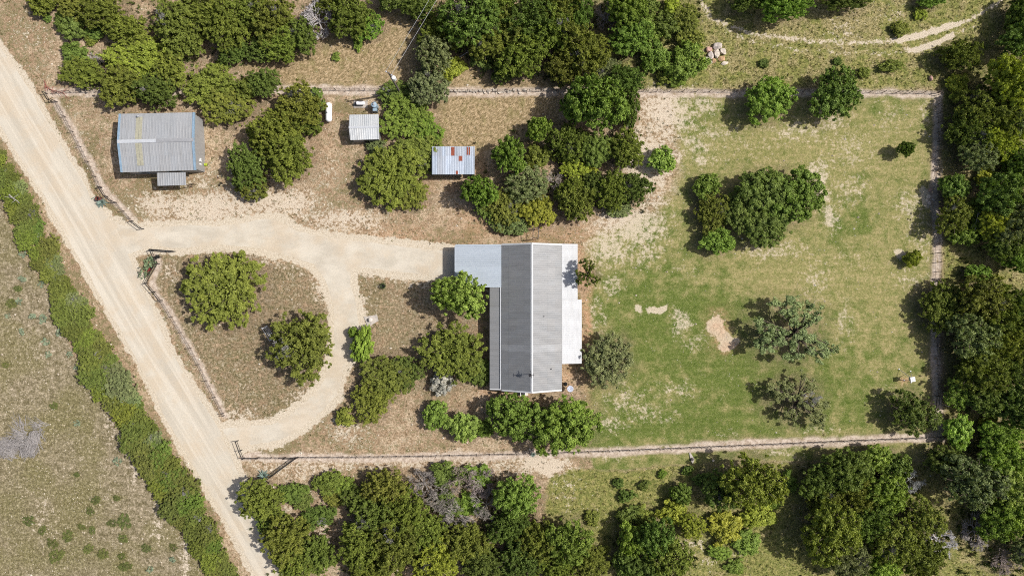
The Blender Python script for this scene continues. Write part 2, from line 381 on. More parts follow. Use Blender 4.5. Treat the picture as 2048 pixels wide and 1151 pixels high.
# ------------------------------------------------------------ trees: kind|x,y,rx,ry|tint|height factor|label   (photograph pixels)
# kinds: c cedar, e broadleaf, o live oak, s shrub, d dead tree; an empty label starting with @ is finished from the place
TREES = '''
c|83,4,28,24|o||small olive cedar crossing the top edge nearest the gravel road
c|150,12,32,28|o||olive cedar at the top edge just above the round dark bush
c|200,20,42,36|o||broad olive cedar at the top edge above the big yellowish cedar
s|142,47,32,27|d|1|round dark green bush alone beside the top of the gravel road
s|95,36,9,8|d|1|tiny green shrub left of the round dark roadside bush
s|190,62,22,16|d|.9|low dark shrub between the round bush and the biggest roadside cedar
s|183,80,13,11|o|.9|little olive shrub just under the round dark roadside bush
c|255,62,42,32|o||olive cedar on the upper side of the big yellowish cedar near the barn
c|285,118,66,48|c|.75|big yellowish cedar with flat broad crown above the metal barn
s|146,106,28,20|d|.9|dark flat shrub left of the big yellowish cedar
c|165,145,42,30|o|.9|leftmost cedar of the clump above the barn, beside the red branch
c|238,172,38,40|o||olive cedar casting shade on the ground left above the barn roof
c|312,180,38,34|d||darker cedar right against the top of the barn roof
c|340,140,32,38|o||right-hand cedar of the clump above the barn
d|192,118,20,16|w|.8|small silvery dead bush inside the cedar clump above the barn
c|350,45,42,50|o||@top-left wood
c|402,28,44,38|o||@top-left wood
c|452,52,42,48|o||@top-left wood
c|495,25,42,36|o||@top-left wood
c|372,85,32,28|o||@top-left wood
c|465,102,30,26|d||@top-left wood
c|540,38,46,44|o||@top-left wood
c|560,88,40,32|o||@top-left wood
c|522,97,27,24|d||@top-left wood
c|604,70,30,34|d||@top-left wood
d|632,36,38,42|w|1.3|large silvery dead tree among green cedars at the top edge
c|700,30,46,42|o||olive cedar at the top edge right of the silvery dead tree
c|738,52,28,24|b||small bright cedar reaching into the dry grass at the top
c|655,5,30,20|o||@top-left wood
c|420,172,48,42|o|.9|big cedar just up and right of the barn roof
c|452,212,46,40|o|.9|cedar whose shade falls on the barn's right-hand wall
c|525,165,34,27|d||dark cedar over the top fence right of the barn
c|490,178,26,24|o||small cedar between the barn cedars and the fence cedar
c|598,212,48,38|o||cedar left of the white propane tank, reaching up to the fence
c|552,262,48,44|o||middle cedar of the clump between barn and propane tank
c|575,315,48,46|o||lowest big cedar of the clump between barn and propane tank
c|622,200,28,24|d|.9|dark low cedar almost touching the white propane tank
c|618,246,26,24|o||small cedar below left of the white propane tank
c|492,335,38,42|d||round dark cedar standing right of the barn's bare yard
c|505,375,28,24|o||small cedar at the lower end of the clump right of the barn
c|528,292,30,28|o||cedar filling the gap between the barn-side clumps
c|782,348,62,60|o|.8|largest cedar between the small shed and the driveway
c|840,305,44,40|o|.8|cedar overhanging the left edge of the rust-patched shed roof
c|822,388,32,32|o|.8|lower right cedar of the clump beside the rust-patched shed
c|810,232,48,44|b|.8|bright cedar right of the small metal shed
c|790,186,32,24|d|.8|cedar at the foot of the utility pole
c|848,262,34,34|b|.7|ragged bright cedar beside the mown dry paddock
c|752,292,18,16|g|.8|small grey-green cedar at the small shed's lower right corner
o|858,172,36,42|g|1.4|grey-green oak hanging over the fence right of the utility pole
o|868,110,36,34|g|2|grey-green oak under the power lines
c|872,66,34,36|o|1.5|cedar right beside the power lines near the top edge
s|908,138,24,20|y|1|yellowish thin shrub between the power-line oak and the big wood
e|836,12,36,26|d|1.7|dark broadleaf crown at the top edge just left of the power lines
e|788,-4,32,24|d|1.7|dark crown cut by the top edge left of the power lines
o|940,36,60,54|d|1.7|@wood above the paddock
c|906,72,32,30|o||@wood above the paddock
c|990,22,38,36|o|1.6|@wood above the paddock
o|975,84,40,36|o|1.7|@wood above the paddock
c|1012,58,44,42|o|1.6|@wood above the paddock
c|1042,112,48,44|o|1.6|@wood above the paddock
c|1010,142,28,22|d||@wood above the paddock
s|966,116,25,22|d||@wood above the paddock
c|1062,38,48,44|d|1.8|@wood above the paddock
c|1102,60,46,46|o|1.6|@wood above the paddock
c|1112,12,44,34|o|1.8|@wood above the paddock
c|1135,132,42,34|o|1.6|@wood above the paddock
c|1166,100,52,50|o|1.5|@wood above the paddock
c|1155,30,32,36|d||@wood above the paddock
d|1212,32,28,36|t|1.2|brownish bare tree in the wood above the paddock
c|1205,135,34,28|g|.9|@wood above the paddock
e|1252,18,40,34|b||bright broadleaf at the top edge right of the brownish bare tree
e|1262,72,42,36|b|1.4|blue-green bushy broadleaf left of the pale boulders
e|1290,8,28,24|d|1.4|@boulder thicket
s|1298,62,26,24|b|1.2|@boulder thicket
s|1332,50,28,24|d|1.2|@boulder thicket
s|1346,18,22,18|y|1.2|@boulder thicket
c|1372,36,30,27|o|.9|dark round cedar where the two-rut track leaves the trees
s|1380,76,26,22|o|1.1|@boulder thicket
s|1310,112,30,30|b|1.2|bright bushy shrub in the thicket halfway between boulders and cedar
s|1374,122,38,36|b|1.1|broad bright shrub immediately left of the pale boulders
s|1330,152,18,15|o|1|little olive shrub over the top fence left of the boulders
s|1352,158,18,14|b|1|little bright shrub at the top fence below the boulders' thicket
c|1250,162,40,28|d||dark spreading cedar on the fence above the yard's big bright tree
e|1190,206,56,54|b|1.9|big bright green tree on the top fence left of the bare yard corner
e|1152,212,28,34|b|2.2|narrow bright crown joined to the left of the big fence tree
c|1257,216,23,38|d||dark upright cedar on the right flank of the big fence tree
e|1077,256,26,22|b|2.4|small bright broadleaf in the shade below the mown dry paddock
c|1136,284,36,38|o||olive cedar under the big bright fence tree
e|1192,298,30,34|d|1.2|blue-green broadleaf in the middle of the yard's main clump
c|1252,297,38,35|o||dark cedar on the right side of the yard's main clump
e|1322,320,26,25|l|1.5|thin pale young tree alone right of the yard's main clump
o|1146,335,27,24|y|1|@clump above the house
s|1078,312,24,24|o|1|@clump above the house
e|1020,312,30,36|b|2.2|blue-green tree right of the rust-patched shed
o|1054,368,42,36|g|1.2|greyest oak in the clump above the house
d|1114,362,22,24|t|1|thin bare tree in the clump above the house
c|1140,382,28,26|o||@clump above the house
c|1188,368,24,24|d||@clump above the house
c|1225,382,34,36|o||@clump above the house
c|1268,376,32,32|d||rightmost cedar of the clump above the house
s|1180,344,16,14|y|1|@clump above the house
e|958,382,34,30|b|2.2|bright ragged tree below the rust-patched shed
c|1008,415,34,40|o|.9|cedar in front of the greyest oak, above the carport
c|975,412,22,30|d|.9|narrow cedar left of the cedars above the carport
c|1022,450,32,22|g|.9|grey-green low cedar nearest the carport's top edge
e|1076,420,31,34|y|1|bright yellow-green round tree above the house roof
c|1152,404,34,38|o||cedar directly above the house's right-hand roof slope
s|1238,420,24,16|g|.9|grey low shrub under the rightmost cedar above the house
e|1538,200,46,44|b|1.3|left one of two bright trees standing on the yard's top fence
e|1668,189,47,49|d|1.4|right one of two round bright trees standing on the yard's top fence
e|1812,298,16,14|d|2.6|slim sapling with a bare stem in the lawn near the right fence
s|1826,516,16,16|y|2|bright small tree beside a bare earth ring near the right fence
e|1414,372,27,24|b|1.3|small bright tree at the upper left of the lawn's big clump
e|1592,392,52,54|b|1.1|big bright crown at the right end of the lawn's clump
e|1528,384,54,46|d|1.1|big dark crown in the middle top of the lawn's clump
e|1534,444,50,46|d|1|big crown at the bottom of the lawn's clump
e|1484,420,38,42|d|1|crown left of centre in the lawn's clump
c|1426,424,33,38|o|1.1|olive cedar at the left side of the lawn's clump
e|1432,482,34,24|b|1.3|bright low crown at the lower left of the lawn's clump
o|1588,664,78,66|g|.85|largest grey-green oak with open spreading limbs in the lawn
o|1596,798,58,50|g|.85|second grey-green oak of the lawn, just below the spreading one
o|1826,826,44,40|d|1.3|compact dark oak in the lawn's lower right corner
c|1884,612,42,46|o|1.1|olive cedar leaning over the right fence halfway down
e|1174,548,23,29|o|3.1|thin tree throwing its shadow on the white roof extension
o|1216,720,48,50|g|1|open oak right of the white roof extension
e|1033,832,54,46|b|1.4|left one of two broad trees below the house
e|1130,850,62,55|b|1.4|right and larger of two broad trees below the house
e|920,590,52,42|l|2.0|bright light-green tree over the carport's lower left corner
c|905,704,58,58|o|.9|big cedar beside the porch left of the house
c|958,742,26,30|d|.9|dark cedar touching the porch roof left of the house
s|884,762,26,24|w|1.1|silvery-grey bush under the big porch cedar
e|726,690,20,36|b|1.2|narrow tree at the inner edge of the loop drive below the well slab
e|706,664,10,10|b|2|thin wisp of foliage over the loop drive beside the narrow tree
c|772,752,48,40|o|.9|top cedar of the clump inside the loop drive's right side
c|744,798,40,42|o|.9|lower cedar of the clump right of the loop drive
c|812,745,30,34|d|.9|right-hand cedar of the clump beside the loop drive
e|872,828,24,28|b|1.2|small tree standing alone between loop-drive cedars and the house trees
e|926,852,30,28|l|1.3|thin pale-green tree left of the two broad trees below the house
s|970,858,17,16|b|1.2|small shrub in the shade left of the two broad trees
s|690,835,20,16|o|1.2|sparse bush at the loop drive's lower bend
c|446,578,73,78|o|.78|largest round cedar on the island between road and driveway
c|602,690,62,61|o|1.25|round dark cedar beside the inner curve of the loop drive
c|1922,110,38,30|o|1.5|@upper right wood
e|2022,165,46,52|y|2|bright yellow-green tree at the right edge below the track
c|1962,218,50,40|o|1.5|@upper right wood
s|1915,170,22,22|y|1|@upper right wood
c|2012,240,40,40|o|1.5|@upper right wood
c|1935,262,42,38|d|1.5|@upper right wood
c|1994,285,45,38|y|1.4|@upper right wood
o|1955,312,40,30|g|1.6|@upper right wood
o|2040,225,30,40|g|1.7|@upper right wood
c|2044,330,36,40|d|1.6|@upper right wood
c|2044,28,32,36|d|1.8|@upper right wood
e|2038,84,36,34|d|2|@upper right wood
s|1972,355,24,18|y|.9|@right fence thicket
e|1908,378,30,28|d|1.6|@right fence thicket
o|1906,430,34,34|o|1.6|@right fence thicket
e|1932,466,30,24|b|1.4|@right fence thicket
e|1955,418,22,26|b|1.4|@right fence thicket
e|2000,388,46,40|d|2|@wood at the right edge
e|1988,448,34,34|y|2|yellow-tipped tree in the wood at the right edge
o|2032,440,40,46|g|2|@wood at the right edge
e|2005,492,34,30|d|2|@wood at the right edge
e|2030,515,30,26|b|2|@wood at the right edge
e|1955,545,26,16|b|1.4|@right-edge wood
o|1962,596,52,40|o|1.7|@right-edge wood
c|2010,625,52,48|o|1.5|@right-edge wood
o|1944,672,48,44|g|1.7|@right-edge wood
e|2044,620,28,42|d|1.9|@right-edge wood
c|2018,688,45,42|o|1.5|@right-edge wood
c|1965,742,56,46|o|1.5|@wood right of the feeder
c|2024,740,40,36|d|1.5|@wood right of the feeder
o|1918,786,32,30|b|1.4|@wood right of the feeder
e|1975,800,40,32|d|1.7|@wood right of the feeder
e|2036,808,40,40|d|1.9|@wood right of the feeder
e|1916,862,28,32|l|1.4|pale bright bushy tree outside the fence's lower right corner
s|1980,845,20,16|y|1|yellowish bush beside the bare patch outside the lower right corner
e|1998,868,38,30|b|1.6|@wood below the corner
e|1692,936,46,40|d|1.7|@lower right wood
e|1748,914,36,24|b|1.6|@lower right wood
e|1792,932,30,26|d|1.6|@lower right wood
e|1636,962,36,34|d|1.7|@lower right wood
c|1720,990,44,38|o|1.4|@lower right wood
c|1652,1000,38,36|o|1.5|@lower right wood
e|1772,985,42,36|b|1.6|@lower right wood
s|1738,932,18,14|r|1.3|reddish-brown shrub top inside the lower right wood
d|1826,962,32,30|w|1|white-limbed dead tree between the lower right wood's crowns
o|1660,1062,54,58|o|1.7|@lower right wood
c|1742,1042,46,44|d|1.4|@lower right wood
o|1786,1082,46,44|o|1.6|@lower right wood
d|1882,1082,36,34|w|1.1|pale dead tree standing above the bottom edge in the lower right wood
o|1846,1034,38,36|o|1.6|@lower right wood
o|1694,1118,42,36|g|1.7|@lower right wood
d|1690,1100,26,28|w|1.5|grey twiggy dead crown rising out of the oaks near the bottom edge
e|1762,1132,42,34|b|1.6|@lower right wood
e|1842,1112,42,38|o|1.6|@lower right wood
o|1944,962,56,50|g|1.7|large grey-green oak outside the lower right fence corner
e|1892,922,40,30|d|1.6|@wood below the corner
e|2000,912,46,38|b|1.7|@wood below the corner
e|2022,968,48,44|l|1.7|@wood below the corner
e|2038,1026,40,38|b|1.7|@wood below the corner
e|1994,1042,42,36|b|1.7|@wood below the corner
d|1958,1062,34,38|t|.9|brown bare tree below the large oak at the lower right
d|2012,1124,36,34|t|.8|brown bare tree in the lower right corner of the photo
o|2046,1098,28,30|g|1.6|@wood below the corner
c|520,1000,44,40|o|1.4|cedar at the road's right edge just below the blue agave
c|585,986,28,22|d|.9|dark little cedar right of the roadside cedar below the agave
c|606,1000,18,18|d|.9|dark shrubby cedar at the tip of the row right of the agave
c|656,966,30,24|o|.9|cedar closest to the fence line left of the bare dead trees
c|668,992,22,20|o|.9|small cedar under the cedar closest to the fence
c|640,1030,28,22|d|.9|lone dark cedar in the pale clearing near the bottom left
c|612,1048,18,14|d|.9|tiny cedar left of the lone cedar in the pale clearing
c|570,1078,48,46|o|1.4|@bottom roadside wood
c|545,1044,32,28|d|1.2|@bottom roadside wood
c|632,1108,36,40|d|1.4|@bottom roadside wood
c|592,1124,44,36|o|1.4|@bottom roadside wood
s|692,976,22,20|b|1|@wood beside dead trees
c|770,975,44,36|o|1.5|@wood beside dead trees
c|722,1000,34,30|d|1.2|@wood beside dead trees
c|748,1032,46,38|d|1.5|@wood beside dead trees
c|805,1022,46,44|o|1.5|@wood beside dead trees
c|722,1092,48,46|o|1.5|@bottom wood
c|790,1088,54,50|o|1.5|@bottom wood
c|742,1142,44,34|o|1.5|@bottom wood
c|850,1062,44,42|o|1.4|@bottom wood
c|872,1122,48,42|y|1.4|@bottom wood
c|930,1084,44,40|o|1.4|@bottom wood
c|966,1132,46,36|d|1.4|@bottom wood
c|900,1010,30,26|d|.7|@growth under dead trees
s|952,950,34,20|b|.8|@growth under dead trees
s|940,1010,26,22|b|.8|@growth under dead trees
s|890,950,34,24|d|.9|@growth under dead trees
d|846,972,32,36|t|1.5|leftmost of the bare grey-brown dead trees below the fence
d|882,1000,38,30|t|1.5|broad bare dead tree in the middle of the dead stand
d|920,958,34,30|t|1.5|uppermost bare dead tree, closest to the fence line
d|960,965,30,32|t|1.5|bare dead tree at the upper right of the dead stand
d|905,1032,40,34|t|1.4|lowest bare dead tree of the dead stand
d|972,1014,34,38|t|1.4|rightmost bare dead tree beside the bright broadleaf
e|1034,990,44,38|b|1.7|bright broadleaf right of the bare dead trees
c|1016,1052,40,36|d|1.5|@bottom wood
d|996,1062,26,26|t|1.2|small dark bare tree at the lower end of the dead stand
c|1075,1084,42,42|o|1.5|@bottom wood
c|1040,1122,46,36|d|1.5|@bottom wood
e|1136,1082,42,44|b|1.7|bright blue-green tree at the right end of the bottom wood
c|1112,1142,36,28|o|1.4|@bottom wood
c|1180,1122,38,30|o|1.4|@bottom wood
s|1237,966,11,10|d|1.2|@lower green field
s|1289,970,11,10|d|1.2|@lower green field
s|1254,991,16,12|d|1.2|@lower green field
s|1325,948,9,8|b|1.2|@lower green field
s|1376,940,11,10|d|1.2|@lower green field
e|1362,986,22,20|d|1.6|round dark bush between the lone shrubs and the field's big tree
s|1262,1030,28,18|d|1.1|flat dark bush left of the yellowish bush in the field
s|1290,1034,20,20|o|1|@lower green field
s|1348,1022,30,24|y|1|yellowish bush in the middle of the green field
s|1186,1036,16,14|o|1|@lower green field
s|1206,1100,14,12|o|1|@lower green field
e|1262,1078,26,32|b|1.9|@bottom field thicket
e|1310,1072,34,40|d|2|@bottom field thicket
o|1338,1112,44,40|o|1.7|@bottom field thicket
e|1252,1122,28,26|d|1.9|@bottom field thicket
e|1296,1140,36,30|d|1.9|@bottom field thicket
o|1384,1050,26,24|y|1.4|@bottom field thicket
o|1502,962,58,52|o|1.9|biggest olive tree standing in the lower green field
o|1440,978,38,36|d|1.5|dark tree on the left of the field's biggest olive tree
s|1402,958,16,12|d|1.2|@lower green field
s|1452,1054,36,28|y|.9|bushy yellow-green shrub under the field's biggest tree
s|1518,1034,32,24|y|.9|second yellow-green shrub right under the field's biggest tree
s|1496,1086,30,22|b|.8|@bottom field thicket
s|1440,1104,22,16|b|.8|@bottom field thicket
s|1545,1000,18,20|b|1|@lower green field
s|1580,965,16,20|b|1|@lower green field
s|1470,1132,20,14|b|.8|@bottom field thicket
s|1800,58,18,14|o|1|dark shrub above the two-rut track near the top right
s|1782,132,22,13|o|1|dark shrub between the two-rut track and the fence
s|1728,145,14,10|o|1|smaller shrub left of the dark shrub below the track
s|1675,122,9,8|d|1|@upper rough field
s|1840,28,12,12|y|1|@upper rough field
e|1570,10,54,30|b|1.9|big bright tree cut by the top edge above the two-rut track
e|1500,-2,40,22|d|1.9|dark crown at the top edge left of the big bright one
e|1690,0,46,20|d|1.7|dark crown at the top edge right of the big bright one
e|1860,0,26,14|b|1.4|bright crown at the top edge above the track's white stretch
s|1528,126,10,9|d|1|@upper rough field
s|672,114,9,8|b|1|small green shrub alone in the dry grass above the propane tank
s|716,88,8,14|b|1|upright little shrub below the bright top-edge cedar
'''
TREES = [l.split('|') for l in TREES.strip().splitlines()]
# low shrubs scattered over the pasture left of the hedge
PASTURE = [(191, 1000, 10), (233, 996, 9), (223, 1046, 9), (248, 1043, 15), (163, 1053, 9), (184, 1060, 8), (134, 1072, 13),
           (84, 1060, 11), (57, 1041, 11), (245, 1076, 11), (176, 1097, 11), (205, 1107, 13), (112, 1111, 14), (104, 1086, 12),
           (243, 1112, 10), (250, 1132, 13), (292, 1096, 13), (346, 1094, 8), (107, 811, 8), (153, 949, 8), (35, 577, 8), (22, 606, 12),
           (10, 730, 8), (180, 1022, 9)]
CACTI = [(46, 508, 1.0), (47, 558, 1.1), (40, 602, 1.0), (17, 631, .8), (64, 633, 1.1), (86, 638, 1.3), (84, 568, .9), (120, 662, 1.2),
         (93, 681, 1.2), (97, 708, .9), (45, 664, 1.0), (141, 708, .9), (236, 921, 1.2), (344, 1117, 1.0), (300, 1137, 1.0), (155, 846, .9), (155, 734, .8)]

HEDGE_L = [(-40, 270), (0, 400), (30, 480), (80, 560), (108, 640), (150, 700), (165, 770), (205, 800), (235, 860), (272, 930), (300, 985), (345, 1040), (385, 1110), (415, 1160), (440, 1230)]
HEDGE_R = [(0, 258), (70, 370), (98, 455), (135, 515), (170, 590), (205, 655), (245, 710), (285, 790), (318, 845), (355, 905), (392, 965), (420, 1020), (452, 1080), (490, 1150), (520, 1210)]
TINT = {'o': (0.24, 0.285, 0.056), 'd': (0.18, 0.25, 0.055), 'b': (0.245, 0.35, 0.062), 'y': (0.38, 0.43, 0.062), 'g': (0.235, 0.28, 0.115), 'l': (0.33, 0.46, 0.1), 'w': (0.5, 0.48, 0.46), 't': (0.34, 0.3, 0.27), 'r': (0.24, 0.12, 0.055), 'c': (0.3, 0.345, 0.06), 'k': (0.1485, 0.176, 0.055), 'h': (0.2, 0.235, 0.058)}
HF = {'c': 1.45, 'e': 2.0, 'o': 1.8, 's': 1.0, 'd': 1.2}


def tree_dims(kind, x, y, rx, ry, hf):
    rm = (rx + ry) / 2 / PPM
    h = max(0.35, rm * hf)
    zc = 0.55 * h
    k = (CAM_H - zc) / CAM_H / PPM
    base = P(x, y, zc)
    base.z = 0
    return base, rx * k, ry * k, h


# ------------------------------------------------------------ ground
def vnoise(x, y, scale, seed):
    x = x / scale + seed * 17.31
    y = y / scale - seed * 9.77
    xi, yi = np.floor(x).astype(np.int64), np.floor(y).astype(np.int64)
    fx, fy = x - xi, y - yi
    fx, fy = fx * fx * (3 - 2 * fx), fy * fy * (3 - 2 * fy)

    def h(a, b):
        n = (a * 374761393 + b * 668265263 + seed * 1442695041) & 0xFFFFFFFF
        n = ((n ^ (n >> 13)) * 1274126177) & 0xFFFFFFFF
        return ((n ^ (n >> 16)) & 0xFFFF) / 65535.0
    return (h(xi, yi) * (1 - fx) + h(xi + 1, yi) * fx) * (1 - fy) + (h(xi, yi + 1) * (1 - fx) + h(xi + 1, yi + 1) * fx) * fy


def fbm(x, y, scale, seed, o=4):
    s, a, t = 0, 1.0, 0
    for i in range(o):
        s = s + a * vnoise(x, y, scale / 2 ** i, seed + i * 3)
        t += a
        a *= 0.55
    return s / t


def sdist(poly, x, y):
    """Signed distance (positive inside), in photograph pixels."""
    d = np.full(x.shape, 1e9)
    ins = np.zeros(x.shape, bool)
    n = len(poly)
    for i in range(n):
        x0, y0 = poly[i]
        x1, y1 = poly[(i + 1) % n]
        ex, ey = x1 - x0, y1 - y0
        L = ex * ex + ey * ey + 1e-9
        t = np.clip(((x - x0) * ex + (y - y0) * ey) / L, 0, 1)
        d = np.minimum(d, (x - x0 - t * ex) ** 2 + (y - y0 - t * ey) ** 2)
        c = (y0 > y) != (y1 > y)
        ins ^= c & (x < ex * (y - y0) / (ey if abs(ey) > 1e-9 else 1e-9) + x0)
    d = np.sqrt(d)
    return np.where(ins, d, -d)


def ldist(line, x, y):
    d = np.full(x.shape, 1e9)
    for (x0, y0), (x1, y1) in zip(line[:-1], line[1:]):
        ex, ey = x1 - x0, y1 - y0
        t = np.clip(((x - x0) * ex + (y - y0) * ey) / (ex * ex + ey * ey), 0, 1)
        d = np.minimum(d, (x - x0 - t * ex) ** 2 + (y - y0 - t * ey) ** 2)
    return np.sqrt(d)


def sm(v, a, b):
    t = np.clip((v - a) / (b - a), 0, 1)
    return t * t * (3 - 2 * t)


ROAD = [(0, 90), (35, 136), (66, 184), (97, 240), (132, 302), (167, 355), (184, 393), (208, 418), (235, 450), (248, 480), (262, 514), (288, 575), (313, 630),
        (341, 693), (375, 751), (407, 803), (442, 858), (464, 905), (485, 956), (508, 1010), (532, 1080), (556, 1151), (620, 1330), (560, 1330), (508, 1151), (466, 1071),
        (424, 1001), (382, 928), (330, 838), (294, 764), (257, 693), (215, 623), (167, 536), (115, 446), (78, 380), (35, 315), (0, 258), (-140, 40), (-140, -130)]
DRIVE = [(186, 420), (243, 446), (295, 450), (370, 445), (430, 447), (510, 434), (555, 432), (600, 458), (660, 470), (718, 477), (788, 484), (840, 491), (925, 497),
         (925, 556), (840, 554), (788, 550), (732, 540), (706, 541), (706, 568), (718, 610), (722, 651), (712, 690), (698, 728), (687, 757), (677, 793),
         (659, 814), (625, 845), (586, 873), (540, 890), (505, 893), (480, 902), (465, 905), (440, 858), (455, 848), (480, 846), (510, 845), (541, 841), (576, 824),
         (604, 803), (632, 772), (649, 745), (661, 714), (662, 680), (662, 645), (663, 610), (645, 564), (625, 532), (593, 522), (548, 509), (510, 502),
         (480, 498), (430, 496), (370, 502), (330, 500), (300, 499), (262, 514), (225, 512), (200, 470)]
LAWN = [(1350, 188), (1866, 188), (1866, 866), (1700, 876), (1500, 884), (1150, 900), (1145, 860), (1172, 790), (1176, 480), (1235, 455), (1310, 425), (1362, 350), (1350, 260)]
VERGE = [(1180, 912), (1880, 882), (1950, 885), (1840, 918), (1600, 920), (1400, 927), (1190, 942)]
WILD1 = [(1180, -200), (2400, -200), (2400, 900), (1890, 880), (1882, 178), (1290, 178), (1180, 150)]
WILD2 = [(1100, 945), (1190, 942), (1400, 928), (1600, 920), (1840, 918), (1900, 890), (2400, 830), (2400, 1400), (1060, 1400)]
DRY = [[(480, 70), (640, 60), (760, 10), (900, -60), (905, 176), (560, 176), (470, 140)], [(880, 188), (1120, 188), (1100, 300), (950, 300), (872, 292)],
       [(880, 100), (1300, 60), (1290, 178), (870, 178)]]
PASTURE_P = [(-400, 200), (-30, 270), (0, 400), (40, 500), (100, 590), (140, 690), (180, 780), (240, 860), (320, 1000), (400, 1130), (460, 1300), (460, 1500), (-400, 1500)]
ISLAND = [(300, 505), (370, 508), (480, 504), (548, 514), (620, 540), (655, 610), (655, 690), (640, 750), (600, 800), (540, 835), (460, 838), (400, 740), (330, 610), (302, 560)]
YARD_G = [(712, 552), (880, 560), (950, 600), (950, 780), (840, 800), (720, 720)]
STRIPS = [([(100, 184), (250, 183), (540, 180), (790, 181), (900, 184), (1180, 183)], 9), ([(1180, 183), (1300, 186), (1480, 186), (1680, 186), (1878, 188)], 7),
          ([(1875, 190), (1873, 330), (1866, 395), (1873, 440), (1873, 540), (1871, 700), (1875, 790), (1881, 872)], 8),
          ([(1885, 873), (1700, 880), (1500, 889), (1300, 898), (1160, 904)], 9), ([(1160, 904), (1090, 907), (800, 914), (595, 914), (485, 912)], 8),
          ([(113, 202), (160, 290), (208, 377), (266, 441)], 7), ([(308, 505), (316, 527), (302, 566), (325, 605), (380, 690), (450, 832)], 6)]
SOUTH = [(480, 905), (1100, 900), (1180, 945), (1130, 950), (1085, 955), (960, 945), (800, 935), (660, 945), (600, 960), (520, 960)]
# bare pale patches: x, y, rx, ry, strength
BARE = [(1335, 225, 75, 65, .86), (1290, 320, 70, 80, .88), (1400, 210, 60, 40, .6), (1390, 290, 60, 40, .6), (1430, 265, 90, 26, .5), (1600, 265, 90, 26, .6), (1665, 240, 50, 35, .6), (1640, 370, 24, 60, .85), (1665, 430, 20, 40, .8),
        (1620, 335, 14, 20, .8), (1700, 300, 60, 60, .5), (1780, 235, 50, 50, .42), (1850, 230, 24, 60, .5), (1700, 380, 50, 40, .5), (1820, 410, 50, 45, .55), (1840, 480, 30, 80, .5),
        (1560, 500, 90, 28, .55), (1510, 500, 40, 24, .6), (1630, 560, 40, 50, .5), (1690, 640, 30, 60, .5), (1260, 450, 90, 50, .85), (1215, 490, 60, 60, .75), (1290, 500, 50, 40, .6), (1310, 400, 40, 40, .6),
        (1225, 565, 34, 22, .6), (1195, 630, 28, 60, .5), (1300, 520, 60, 40, .35), (1370, 545, 40, 30, .35), (1360, 645, 22, 26, .72), (1385, 680, 40, 20, .5), (1250, 800, 60, 40, .55), (1290, 820, 60, 40, .5),
        (1350, 780, 50, 20, .55), (1220, 850, 40, 22, .6), (1340, 830, 40, 20, .4), (1450, 870, 40, 12, .4), (1640, 860, 50, 14, .5), (1770, 770, 40, 30, .35), (1820, 560, 50, 30, .5), (1700, 520, 60, 40, .35),
        (1450, 760, 90, 40, .25), (1500, 300, 100, 40, .35), (1430, 310, 50, 40, .4), (1405, 325, 18, 14, .8), (1355, 320, 8, 22, .85),
        (1225, 910, 40, 12, .45), (1560, 905, 60, 10, .55), (1700, 900, 60, 10, .3),
        (560, 930, 90, 26, .5), (700, 880, 80, 30, .45), (820, 890, 60, 22, .35), (1080, 930, 60, 22, .7), (1130, 970, 40, 30, .45), (1140, 1010, 34, 30, .35), (1200, 1030, 30, 20, .3),
        (580, 1000, 60, 60, .45), (640, 1070, 50, 70, .5), (690, 1030, 30, 40, .4), (420, 412, 150, 45, .85), (310, 410, 70, 45, .75), (560, 408, 110, 42, .8), (690, 440, 110, 32, .72), (400, 360, 60, 40, .55), (480, 440, 60, 30, .7), (560, 350, 60, 60, .35), (660, 350, 50, 60, .45), (640, 420, 60, 30, .5), (150, 260, 40, 80, .35),
        (90, 150, 60, 60, .35), (60, 60, 60, 70, .4), (300, 650, 22, 110, .75), (365, 770, 26, 90, .7), (645, 560, 26, 60, .75), (560, 512, 80, 24, .7), (610, 800, 40, 50, .6), (480, 830, 70, 22, .6), (740, 550, 60, 18, .7), (840, 565, 60, 18, .6), (720, 610, 22, 60, .6), (690, 860, 60, 40, .6), (340, 540, 30, 30, .55), (395, 545, 40, 20, .3), (480, 780, 60, 30, .3), (590, 540, 50, 30, .4), (640, 580, 20, 60, .4),
        (760, 600, 50, 50, .25), (900, 740, 60, 60, .2), (1690, 60, 60, 50, .45), (1790, 30, 60, 40, .4), (1410, 95, 24, 30, .35), (1390, 1090, 30, 20, .6), (1470, 1100, 30, 16, .5), (1420, 1120, 30, 16, .5),
        (170, 760, 14, 60, .5), (215, 850, 16, 60, .55), (265, 935, 16, 60, .55), (320, 1040, 20, 60, .6), (370, 1110, 20, 50, .65), (60, 520, 30, 30, .3), (80, 700, 80, 60, .3), (20, 780, 40, 30, .3), (150, 900, 60, 60, .3), (60, 960, 60, 50, .25), (90, 1030, 40, 80, .4), (200, 1000, 80, 50, .3)]
SOLID = [(1317, 618, 22, 11), (1275, 617, 13, 8), (1434, 656, 17, 24), (1458, 690, 20, 15), (1446, 676, 14, 14), (1797, 511, 13, 12), (1852, 395, 13, 19), (1085, 930, 45, 16)]
REDS = [(1440, 660, 20, 30, .9), (1460, 695, 20, 14, .9), (1173, 660, 10, 110, .95), (1165, 540, 14, 50, .6), (800, 470, 60, 22, .55), (960, 450, 60, 30, .5), (1080, 465, 60, 24, .4), (1145, 470, 30, 20, .5), (1130, 760, 12, 34, .6),
        (1000, 787, 60, 10, .6), (900, 500, 40, 20, .3), (955, 340, 20, 20, .5), (900, 370, 50, 20, .35), (650, 300, 30, 40, .2), (1812, 762, 10, 8, .8), (330, 350, 60, 30, .2)]
